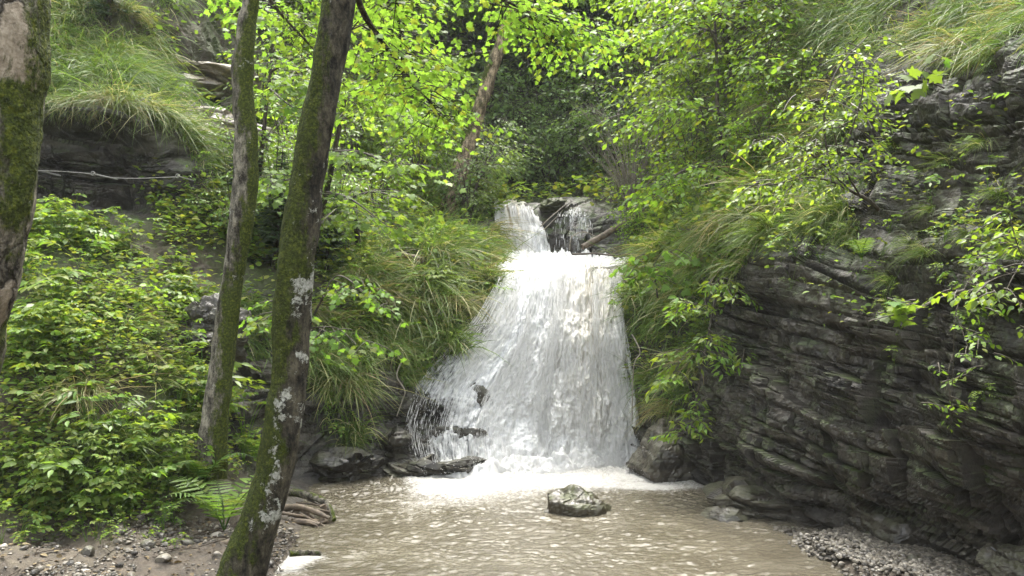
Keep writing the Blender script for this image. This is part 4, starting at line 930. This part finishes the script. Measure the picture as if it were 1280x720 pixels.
# more gravel on the near shore
K = 1600; X = r.uniform(-3.6, -1.5, K); Y = r.uniform(4.2, 5.7, K)
gi = np.clip(((X+22)/44*329).astype(int), 0, 329); gj = np.clip(60+((Y-2.1)/4.2*69).astype(int), 0, 129)
scatter_stones(mb, np.stack([X, Y, np.maximum(NG[gi, gj, 2], -.05)+.005], -1), r.uniform(.006, .02, K), r)
ml = MB(); idx = pick(w, 520); a_ = r.uniform(0, 6.28, 520)
put(ml, OV, fP[idx]+UP*.012, np.stack([np.cos(a_), np.sin(a_), r.normal(0, .15, 520)], -1), UP+r.normal(0, .35, (520, 3)), r.uniform(.02, .055, 520), r.uniform(0, 1, 520))
for q in range(90):
    k_ = pick(w, 1)[0]; a1 = r.uniform(0, 3.14); L_ = r.uniform(.05, .22); e_ = np.array([math.cos(a1), math.sin(a1), r.normal(0, .08)])
    V, f = tube(smooth_path([fP[k_]-e_*L_, fP[k_]+UP*.012+r.normal(0, .01, 3), fP[k_]+e_*L_+UP*.008], 6), np.linspace(.004, .002, 6), 4, cap=False); ml.add(V, f, 0)
tag(link('leaf_litter', ml.mesh('leaf_litter'), M_LITTER), 'brown leaf litter and twigs on the left shore', 'leaf litter', kind='stuff')
tag(link('gravel', mb.mesh('gravel', False), M_PEB), 'pale brown gravel on the left shore', 'gravel', kind='stuff')
mb = MB(); K = 4200
w = inpoly([(960,676),(1060,668),(1240,660),(1330,690),(1330,790),(1080,745),(985,705)])*(fP[:, 2] < .3)*(flatZ > .45); idx = pick(w, K); sz = r.uniform(.010, .030, K)
P = fP[idx]+r.normal(0, .03, (K, 3))*[1, 1, 0]; P[:, 2] = np.clip(P[:, 2], -.01, .3)+.010
scatter_stones(mb, P, sz, r)
K = 3600; X = r.uniform(2.0, 4.6, K); Y = r.uniform(4.3, 6.5, K); keep = X > 2.05+(5.9-Y)*.35; X, Y = X[keep], Y[keep]; K = len(X)
gi = np.clip(((X+22)/44*329).astype(int), 0, 329); gj = np.clip(60+((Y-2.1)/4.2*69).astype(int), 0, 129)
scatter_stones(mb, np.stack([X, Y, np.maximum(NG[gi, gj, 2], bar(X, Y))+r.uniform(-.004, .012, K)], -1), r.uniform(.010, .030, K), r)
tag(link('gravel', mb.mesh('gravel', False), M_PEB), 'grey gravel bar below the right cliff', 'gravel', kind='stuff')
for side, pts in (('left', [(30,700),(70,690),(110,702),(150,668),(185,690),(45,672),(205,702),(95,660),(235,680),(270,668),(128,655),(12,660)]), ('right', [(985,688),(1002,692),(1035,690),(1070,700),(1100,706),(1140,712),(1180,710),(1060,712),(1010,706)])):
    for q, (x, y) in enumerate(pts):
        p, n, d = at(x, y); s = r.uniform(.028, .075) if side == 'left' else r.uniform(.035, .06)
        me = mesh_np('stone', STN[q % 8][0], [IF], {'rnd': np.full(len(IV), r.uniform())}, False)
        o = link('stone', me, M_GREY if q % 3 else M_PEB, loc=(p[0], p[1], max(p[2], 0)+s*.2)); o.scale = (s, s, s); o.rotation_euler = (r.normal(0, .2), r.normal(0, .2), r.uniform(0, 6))
        tag(o, 'fist sized stone lying on the left gravel shore' if side == 'left' else 'rounded stone on the gravel bar below the right cliff', 'stone', 'stones on the left shore' if side == 'left' else 'stones on the right gravel bar')

# ------------------------------------------------------------------ wood lying about
def wood(name, pts, r0, r1, mat, label, cat, sides=9, rough=.01, n=30, kids=()):
    path = trunk_path(pts, n); b = path[0].copy(); V, f = tube(path-b, np.linspace(r0, r1, n), sides, rough, 9, len(label)); m_ = MB(); m_.add(V, f)
    o = tag(link(name, m_.mesh(name), mat, loc=b), label, cat)
    for kp, k0 in kids:
        p2 = trunk_path(kp, 14); V, f = tube(p2-b, np.linspace(k0, k0*.3, 14), 6, .003, 12, 2); m_ = MB(); m_.add(V, f); link('branch', m_.mesh('branch'), mat, o)
    return o
wood('fallen_log', [(728,309,13.2),(752,296,13.3),(778,280,13.4),(806,262,13.6)], .055, .042, M_WOOD, 'brown fallen log leaning across the right end of the upper pool', 'log', kids=[([(775,282,13.4),(800,280,13.1),(815,300,13)], .02), ([(790,272,13.4),(775,240,13.2),(768,225,13.1)], .015)])
wood('dead_branch', [(715,318,12.2),(745,317,12.1),(765,319,12),(790,317,12)], .016, .01, M_TWIG, 'thin dark branch lying over the lip of the upper pool', 'branch', 6, .004)
wood('dead_branch', [(676,283,13.9),(690,270,13.8),(708,255,13.9)], .012, .008, M_PALETWIG, 'pale bare stick propped beside the upper waterfall', 'branch', 6, .003, kids=[([(680,287,13.8),(695,272,13.8),(704,262,13.8)], .01)])
wood('dead_branch', [(712,312,13),(715,296,12.9),(730,290,12.9),(745,296,12.9)], .010, .006, M_PALETWIG, 'curled pale twig in front of the wet rock by the log', 'branch', 6, .003)
wood('fallen_log', [(478,316,11.1),(500,318,11.0),(530,326,10.9)], .05, .035, M_WOOD, 'rotten grey log lying in the terrace grass', 'log')
wood('stick', [(416,660,7.2),(440,659,7.15),(462,660,7.1),(479,667,7.05)], .011, .006, M_TWIG, 'thin bent stick poking out over the pool', 'stick', 6, .002)
wood('exposed_root', [(295,678,5.9),(270,682,5.95),(245,684,6.0),(225,694,5.9),(205,702,5.85)], .032, .018, M_WOOD, 'dark twisted root on the gravel below the big fern', 'root', kids=[([(245,684,6.0),(232,690,5.9),(228,702,5.8)], .018), ([(262,684,5.95),(240,694,5.85),(252,700,5.75)], .014)])
wood('exposed_root', [(130,690,6.0),(140,680,6.05),(150,692,5.95),(166,703,5.85)], .016, .01, M_WOOD, 'short dark root loop in the left gravel', 'root')
wood('hanging_root', [(502,452,9.7),(496,470,9.6),(506,488,9.55),(503,500,9.55),(496,520,9.5)], .010, .006, M_PALETWIG, 'pale crooked root dangling left of the waterfall', 'root', 6, .003)
wood('hanging_root', [(790,418,9.6),(800,440,9.5),(792,460,9.5),(790,530,9.55)], .008, .005, M_PALETWIG, 'pale thin root hanging at the right edge of the waterfall', 'root', 6, .002)
wood('dead_branch', [(1062,128,7.6),(1078,140,7.4),(1090,160,7.35)], .007, .004, M_PALETWIG, 'short pale twig hanging on the upper cliff', 'branch', 6, .002)
wood('mossy_log', [(362,692,5.7),(385,691,5.75),(401,692,5.8)], .025, .015, M_BARK2, 'small mossy stick lying in the foam beside the leaning trunk', 'stick', 8, .004)
# driftwood heap
b = W(392, 650, 7.1); t = thing('driftwood_heap', b, 'tangled driftwood and roots heaped at the pool edge behind the leaning trunk', 'driftwood')
def dw(pts, r0, mat=M_WOOD, nm='root'):
    p = trunk_path(pts, 16); V, f = tube(p-b, np.linspace(r0, r0*.5, 16), 7, .008, 14, int(r0*1e4)); m_ = MB(); m_.add(V, f); link(nm, m_.mesh(nm), mat, t)
dw([(355,615,7.4),(378,617,7.3),(400,624,7.2),(413,637,7.1),(418,650,7.0)], .040, M_BARK2, 'log')
dw([(350,636,7.2),(375,634,7.1),(395,640,7.0),(412,648,6.95)], .032)
dw([(352,655,7.0),(378,652,6.95),(400,656,6.9)], .035)
r = np.random.default_rng(4)
for k in range(34):
    x, y, d = r.uniform(360, 412), r.uniform(632, 668), r.uniform(6.85, 7.3); a = r.normal(0, .8); L = r.uniform(14, 34)
    dw([(x-L*math.cos(a), y-L*.5*math.sin(a), d), (x, y+r.normal(0, 4), d+r.normal(0, .08)), (x+L*math.cos(a)*.6, y+L*.6*math.sin(a)+r.uniform(0, 8), d+r.normal(0, .1))], r.uniform(.006, .016), M_WOOD if k % 3 else M_TWIG, 'stick')
# rubbly core so that the heap is not hollow
for k in range(10):
    x, y = r.uniform(366, 408), r.uniform(640, 662); dw([(x, y-10, 7.1), (x+r.normal(0, 5), y, 7.1), (x+r.normal(0, 6), y+12, 7.05)], r.uniform(.02, .045), M_WOODM if k % 4 == 0 else M_WOOD)
# bare shrub by the log
b = at(790, 268)[0]; t = thing('bare_shrub', b, 'grey leafless brushy shrub above the fallen log', 'shrub'); m_ = MB()
for k in range(46):
    a = r.uniform(0, 2*pi); o_ = r.uniform(.2, 1.0); h = r.uniform(.7, 1.9); d = np.array([math.cos(a), math.sin(a)*.7, 0])
    p = smooth_path([[0, 0, -.1], d*o_*.4+UP*h*.55, d*o_+UP*h], 8); V, f = tube(p, np.linspace(.012, .003, 8), 4, cap=False); m_.add(V, f)
    for q in range(6):
        j = int(r.integers(3, 8)); e = nrm(d+UP*.8+r.normal(0, .5, 3)); V, f = tube(np.array([p[j], p[j]+e*.2, p[j]+e*.38+UP*.06]), [.004, .003, .0015], 3, cap=False); m_.add(V, f)
link('stems', m_.mesh('stems'), M_PALETWIG, t)
m_ = MB(); C = b+np.stack([r.uniform(-.9, .9, 40), r.uniform(-.5, .5, 40), r.uniform(.5, 1.8, 40)], -1)
sprays(m_, C-b, r.uniform(0, 6.28, 40), .2, .35, 8, .06, LANCE, r); link('crown', m_.mesh('crown'), M_SPRUCE, t)

# steel cable along the left rock overhang
pts = [(44,213,9.0),(70,214,9.02),(100,216,9.02),(119,218,9.02)]; p1 = trunk_path(pts, 16); p2 = trunk_path([(119,218,9.02),(140,222,9.05),(175,223,9.15),(224,221,9.4)], 20)
b = p1[0].copy(); t = thing('steel_cable', b, 'thin steel safety cable strung along the left rock overhang', 'cable')
for p in (p1, p2):
    V, f = tube(p-b, .0042, 6); m_ = MB(); m_.add(V, f); link('cable_run', m_.mesh('cable_run'), M_CABLE, t)
for q in (p1[-1], p2[-1], p1[0]):
    V, f = tube(np.array([q+[0, -.05, .0], q+[0, .5, .03]])-b, .009, 8); m_ = MB(); m_.add(V, f)
    V, f = tube(q-b+np.stack([.022*np.cos(np.linspace(0, 6, 10)), np.full(10, -.05), .022*np.sin(np.linspace(0, 6, 10))], -1), .005, 5); m_.add(V, f)
    link('anchor_bolt', m_.mesh('anchor_bolt'), M_CABLE, t)

# ------------------------------------------------------------------ water
x = np.linspace(-2.6, 3.6, 560); y = np.concatenate([np.linspace(-10, 4.9, 60), np.linspace(4.92, 10.5, 460)])
X, Y = np.meshgrid(x, y, indexing='ij'); P = np.stack([X, Y, 0*X], -1)
base_y = 9.25+np.clip(X+.9, 0, 2.3)*.30                   # line where the falls land
dist = np.clip(base_y-Y, 0, None)
turb = np.exp(-dist/1.1)
ripple = fbm(P*[1, 1.25, 1]+[0, 0, 3], 3.4, 3)*.0085+fbm(P*[1, 1.5, 1]+vn(P*1.4)[..., None]*.3, 13, 4, .68)*.0062
P[..., 2] = ripple*(.75+2.2*turb)+.03*turb
foam = .92*np.exp(-(dist/1.15)**1.8)+.30*np.exp(-dist/1.6)
foam = foam*np.clip((X+1.35)/.5, 0, 1)+.17
tail = np.exp(-((X-1.60-.2*np.sin(Y*2))/.65)**2)*np.clip((Y-7.5)/1.0, 0, 1)*.70; foam = np.maximum(foam, tail)
foam += .10*vn(P*[.8, .8, 1])+.10*vn(P*[2.2, 3.5, 1])
pat = W(np.array([368.]), np.array([700.]), np.array([5.9]))[0]
wx = X+.10*vn(P*[4, 4, 0]+3)+.04*vn(P*[11, 11, 0]); wy = Y+.12*vn(P*[3, 3, 0]+8)
pt = np.exp(-(((wx-pat[0]+.05)/.27)**2+((wy-pat[1]+.05)/.36)**2)); foam = np.maximum(foam, pt*.92)
P[..., 2] = P[..., 2]*(1-.75*np.clip(pt, 0, 1))+.012*pt
o = link('water', mesh_np('water', P.reshape(-1, 3), [grid_faces(*X.shape)], {'foam': foam.ravel()}), M_POOL); tag(o, kind='structure')

FALL = np.array([
 [(628,319,13.3),(665,318,13.3),(702,317,13.3),(742,318,13.2),(790,321,13.0)],
 [(618,337,11.7),(660,333,11.8),(702,331,11.8),(748,330,11.8),(800,333,11.8)],
 [(622,351,10.85),(660,347,10.85),(700,345,10.85),(742,344,10.85),(777,343,10.85)],
 [(588,405,10.30),(650,400,10.32),(695,400,10.28),(742,400,10.25),(780,400,10.28)],
 [(548,447,10.02),(630,450,10.06),(690,450,10.03),(744,450,10.02),(788,450,10.06)],
 [(517,490,9.72),(606,500,9.82),(684,500,9.88),(746,500,9.88),(794,500,9.95)],
 [(505,542,9.40),(592,547,9.55),(684,547,9.78),(746,547,9.80),(799,545,9.88)],
 [(520,602,8.98),(596,601,9.15),(684,600,9.55),(746,598,9.62),(801,592,9.72)]], float)
FALL[..., 2] = np.log(FALL[..., 2])
FDEN = np.array([[.95,.95,.9,.9,.8],[.9,.95,.95,.9,.6],[.6,.95,1,.95,.55],[.55,1,1.15,1.15,.65],[.52,.92,1.1,1.2,.65],[.45,.66,1.1,1.2,.7],[.34,.50,1.1,1.2,.75],[.34,.56,1.2,1.3,.95]])
FSIL = np.array([[.2,.2,.1,.1,.2],[.1,.1,.1,.3,.4],[.05,.1,.15,.7,.3],[0,.05,.25,.8,.2],[0,0,.3,.6,.15],[0,0,.3,.5,.1],[0,0,.2,.35,.1],[0,0,.1,.2,.1]])
FC = np.concatenate([FALL, FDEN[..., None], FSIL[..., None]], -1)
def fallpt(C, u, v):
    """u across 0..1, v down 0..1, arrays of equal shape"""
    nv, nu = C.shape[:2]; tv_, tu_ = v*(nv-1), u*(nu-1)
    i = np.clip(np.floor(tv_).astype(int), 0, nv-2); f = (tv_-i)[..., None]; j = np.clip(np.floor(tu_).astype(int), 0, nu-2); g = (tu_-j)[..., None]
    g = g*g*(3-2*g)*.5+g*.5
    def row(k): return C[k, j]*(1-g)+C[k, j+1]*g
    p0, p1, p2, p3 = row(np.maximum(i-1, 0)), row(i), row(i+1), row(np.minimum(i+2, nv-1))
    m1, m2 = (p2-p0)*.38, (p3-p1)*.38
    q = (2*f**3-3*f*f+1)*p1+(f**3-2*f*f+f)*m1+(-2*f**3+3*f*f)*p2+(f**3-f*f)*m2
    return W(q[..., 0], q[..., 1], np.exp(q[..., 2])), q[..., 3], q[..., 4]
def fall_sheet(C, nu, nv, amp, mat, parent, name, seed, off, us, vs, ew=.08):
    u, v = np.meshgrid(np.linspace(0, 1, nu), np.linspace(0, 1, nv), indexing='ij')
    P, den, sil = fallpt(C, u, v); N = gnorm(P); N = np.where(N[..., 1:2] > 0, -N, N)
    q = np.stack([u*us, v*vs, 0*u+seed], -1)
    d = fbm(q*[1, .35, 1], 6, 4, .6)*amp+fbm(q*[1.6, .6, 1], 18, 4, .65)*amp*.5+fbm(P, 1.6, 2)*amp
    P = P+N*(d+off)[..., None]
    ed = u+.10*vn(np.stack([u*3, v*9, 0*u], -1))*(v > .2)+.05*vn(np.stack([u*9, v*30, 0*u], -1)); edge = np.clip(np.minimum(ed/ew, (1-u)/.08), 0, 1); den = den-.42*(1-edge)
    return link(name, mesh_np(name, P.reshape(-1, 3), [grid_faces(nu, nv)], {'fu': (u*us).ravel(), 'fv': (v*vs).ravel(), 'dens': den.ravel(), 'silt': sil.ravel()}), mat, parent)
def strands(C, K, r, parent, name, lmin, lmax, wid, thick, vmin=0.0, pw=1.0, skew=0.0):
    u = r.uniform(.01, .99, K*3); v = r.uniform(vmin, .99, K*3); P, den, sil = fallpt(C, u, v)
    cl_ = np.clip(.5+1.3*vn(np.stack([u*22, v*5, 0*u+3], -1))+.5*vn(np.stack([u*60, v*16, 0*u], -1)), .03, 1)
    k = np.where(r.uniform(0, 1, K*3) < (np.clip(den, .05, 1)**pw*.9+.05)*cl_)[0][:K]; u, v, den, sil = u[k], v[k], den[k], sil[k]; K = len(u)
    L = r.uniform(lmin, lmax, K); t = np.linspace(0, 1, 4)
    uu = u[:, None]+r.normal(0, .0012, K)[:, None]*t; vv = np.clip(v[:, None]+L[:, None]*t, 0, 1); Q, _, _ = fallpt(C, uu, vv)
    o = np.abs(r.normal(0, thick, K)); Q = Q+np.stack([r.normal(0, .01, K), -o, o*.3], -1)[:, None]
    Tn = nrm(np.gradient(Q, axis=1)); s = nrm(np.cross(Tn, r.normal(0, .5, (K, 1, 3))+np.array([0, -1, .3])))
    w_ = (wid*r.uniform(.4, 1.6, K))[:, None]*np.array([.35, 1, .8, .15])
    n_ = np.cross(s, Tn)
    V = np.stack([Q-s*w_[..., None], Q+n_*(w_*.7)[..., None], Q+s*w_[..., None]], 2)   # K,4,3,3 : a thin gutter, not a flat card
    j = np.arange(3); q1 = np.stack([3*j, 3*j+1, 3*j+4, 3*j+3], -1); q2 = np.stack([3*j+1, 3*j+2, 3*j+5, 3*j+4], -1); q = np.concatenate([q1, q2])
    mb = MB(); mb.add(V.reshape(-1, 3), [(q[None]+(np.arange(K)*12)[:, None, None]).reshape(-1, 4)], np.repeat(np.clip(r.uniform(0, .7, K)+sil*.40*r.uniform(0, 1, K), 0, 1), 12))
    return link(name, mb.mesh(name), M_DROP, parent)
r = np.random.default_rng(15)
def drops(mb, P, size, r):
    K = len(P); put(mb, (np.array([(1, 0, 0), (-1, 0, 0), (0, 1, 0), (0, -1, 0), (0, 0, 1), (0, 0, -1)], float)*.5, [np.array([(0, 2, 4), (2, 1, 4), (1, 3, 4), (3, 0, 4), (2, 0, 5), (1, 2, 5), (3, 1, 5), (0, 3, 5)])]), P, r.normal(0, .4, (K, 3))+[0, 0, 1], r.normal(0, 1, (K, 3)), size, r.uniform(0, .6, K))
wf = thing('waterfall', W(690, 590, 9.8), 'main white waterfall fanning down the rock step into the pool', 'waterfall')
def local(o, t): # geometry was built in world metres
    o.matrix_parent_inverse = __import__('mathutils').Matrix.Translation([-c for c in t.location]); return o
local(fall_sheet(FC, 300, 420, .05, M_FALL, wf, 'water_curtain', 3, .0, 2.0, 3.2, .16), wf)
local(strands(FC, 15000, r, wf, 'falling_strands', .012, .045, .0014, .04, .24, 1.6), wf)
local(strands(FC, 8000, r, wf, 'water_drops', .003, .009, .0016, .06, .22, 1.0), wf)
# churned foam where it lands
u, v = np.meshgrid(np.linspace(0, 1, 260), np.linspace(0, 1, 90), indexing='ij')
fx = -1.0+2.9*u; fy = 9.5+.55*np.clip(u*1.4, 0, 1)-.10-v*.66*np.sin(np.clip(u*1.0+.16, 0, 1)*pi)**.6
hgt = np.sin(np.clip(v*1.05, 0, 1)*pi)**1.2*(.06+.08*np.exp(-((u-.6)/.26)**2))
Pf = np.stack([fx, fy, hgt-.02], -1); nf = fbm(Pf, 3.2, 5, .6); Pf[..., 2] += (np.abs(nf)*.13+fbm(Pf, 11, 4, .65)*.022)*np.sin(np.clip(v, 0, 1)*pi)-.015; Pf[..., 1] += fbm(Pf+5, 4, 3)*.05
Pf[..., 2] -= .09*np.clip((v-.82)/.18, 0, 1)+.10*np.clip((.08-u)/.08, 0, 1)+.10*np.clip((u-.93)/.07, 0, 1)
mbf = MB(); mbf.add(Pf.reshape(-1, 3), [grid_faces(260, 90)], .55*np.clip(.35-nf.ravel()*.5, 0, 1)); local(link('foam', mbf.mesh('foam'), M_DROP, wf), wf)
mbf = MB(); K = 9000; uu = np.clip(r.normal(.56, .26, K), .03, .98); X = -1.0+2.9*uu; Yd = 9.45+.5*uu-np.abs(r.normal(0, .33, K)); Zd = np.abs(r.exponential(.09, K))+.02
drops(mbf, np.stack([X, Yd, Zd], -1), r.uniform(.004, .013, K), r); local(link('spray', mbf.mesh('spray'), M_DROP, wf), wf)
# upper fall
UF = np.array([
 [(619,252,15.2),(640,253,15.2),(662,256,15.2),(676,262,15.2)],
 [(619,258,14.35),(640,258,14.35),(663,263,14.35),(674,276,14.3)],
 [(621,285,14.0),(643,285,14.0),(668,288,13.95),(682,292,13.9)],
 [(629,312,13.75),(649,314,13.7),(672,316,13.7),(688,316,13.7)],
 [(628,326,13.5),(650,328,13.4),(674,328,13.4),(692,326,13.4)]], float); UF[..., 2] = np.log(UF[..., 2])
UD = np.array([[.9,1,.9,.5],[.9,1.05,.9,.4],[.85,1.05,.75,.45],[.85,1.05,.8,.6],[1,1,1,.9]]); US = np.array([[.8,.9,.3,.1],[.7,1,.2,0],[.5,.9,.1,0],[.3,.5,0,0],[.1,.1,0,0]])
UC = np.concatenate([UF, UD[..., None], US[..., None]], -1)
wu = thing('waterfall', W(655, 320, 13.7), 'short upper waterfall with a tan streak dropping beside a mossy ledge', 'waterfall')
local(fall_sheet(UC, 120, 160, .035, M_FALL2, wu, 'water_curtain', 9, 0, 1.0, 1.6), wu)
local(strands(UC, 2200, r, wu, 'falling_strands', .04, .14, .006, .035, .12), wu)
TF = np.array([
 [(694,266,14.3),(708,262,14.3),(722,260,14.3),(738,262,14.3)],
 [(692,275,13.85),(706,272,13.85),(722,270,13.85),(740,272,13.85)],
 [(690,295,13.65),(705,295,13.65),(722,294,13.65),(742,294,13.65)],
 [(688,322,13.4),(705,322,13.4),(724,322,13.4),(746,322,13.4)]], float); TF[..., 2] = np.log(TF[..., 2])
TD = np.array([[.3,.42,.5,.3],[.28,.4,.5,.3],[.25,.3,.36,.3],[.3,.3,.3,.3]])
TD = TD*.72
TC = np.concatenate([TF, TD[..., None], TD[..., None]*0], -1)
wt = thing('waterfall', W(715, 320, 13.5), 'thin veil of water trickling down the dark rock right of the upper fall', 'waterfall')
local(fall_sheet(TC, 90, 120, .02, M_FALL2, wt, 'water_curtain', 12, 0, 1.0, 1.4), wt)
local(strands(TC, 160, r, wt, 'falling_strands', .05, .18, .004, .02, .05), wt)

# ------------------------------------------------------------------ spray-laden air of the gorge
if HAZE:
    import bmesh
    bm = bmesh.new(); bmesh.ops.create_cube(bm, size=1); me = bpy.data.meshes.new('haze'); bm.to_mesh(me); bm.free()
    o = tag(bpy.data.objects.new('haze', me), kind='stuff'); COL.objects.link(o); o.scale = (176, 176, 46); o.location = (0, 0, 19)
    hz_ = bpy.data.materials.new('gorge_air'); hz_.use_nodes = True; t_ = hz_.node_tree; t_.nodes.clear()
    ou = t_.nodes.new('ShaderNodeOutputMaterial'); vo = t_.nodes.new('ShaderNodeVolumePrincipled'); vo.inputs['Color'].default_value = (.93, .96, .97, 1); vo.inputs['Density'].default_value = HAZE
    t_.links.new(vo.outputs[0], ou.inputs['Volume']); me.materials.append(hz_)
# ------------------------------------------------------------------ camera, light
cam = bpy.data.cameras.new('camera'); co = bpy.data.objects.new('camera', cam); COL.objects.link(co)
cam.sensor_width = 36; cam.lens = 36*F/1280; cam.shift_y = (HY-360)/1280; cam.clip_end = 600; cam.clip_start = .05
co.location = (0, 0, CH); co.rotation_euler = (pi/2, 0, 0); SC.camera = co
EL, AZ = radians(66), radians(8)      # sun high behind the fall and to the right
w = bpy.data.worlds.new('World'); SC.world = w; w.use_nodes = True; nt = w.node_tree
sky = nt.nodes.new('ShaderNodeTexSky'); sky.sky_type = 'NISHITA'; sky.sun_disc = False; sky.sun_elevation = EL; sky.sun_rotation = AZ; sky.dust_density = 4; sky.air_density = 1.2
hs = nt.nodes.new('ShaderNodeHueSaturation'); hs.inputs['Saturation'].default_value = .25
bg = next(n for n in nt.nodes if n.type == 'BACKGROUND'); bg.inputs['Strength'].default_value = .15
nt.links.new(sky.outputs[0], hs.inputs['Color']); nt.links.new(hs.outputs[0], bg.inputs['Color'])
sl = bpy.data.lights.new('sun', 'SUN'); sl.energy = 1.5; sl.angle = radians(28); sl.color = (1, .95, .86)
so = bpy.data.objects.new('sun', sl); COL.objects.link(so); so.rotation_euler = (pi/2-EL, 0, -AZ+pi)
SC.view_settings.view_transform = 'Standard'; SC.view_settings.look = 'None'; SC.view_settings.exposure = 2.62; SC.view_settings.gamma = 1
SC.render.engine = 'CYCLES'; c = SC.cycles; c.max_bounces = 7; c.diffuse_bounces = 3; c.glossy_bounces = 2; c.transmission_bounces = 4; c.transparent_max_bounces = 10
c.caustics_reflective = False; c.caustics_refractive = False; c.use_denoising = True; c.use_adaptive_sampling = True; c.adaptive_threshold = .015; c.sample_clamp_indirect = 6
SC.render.use_persistent_data = False
print('tussocks', ntus[0], 'net', NU, NV)
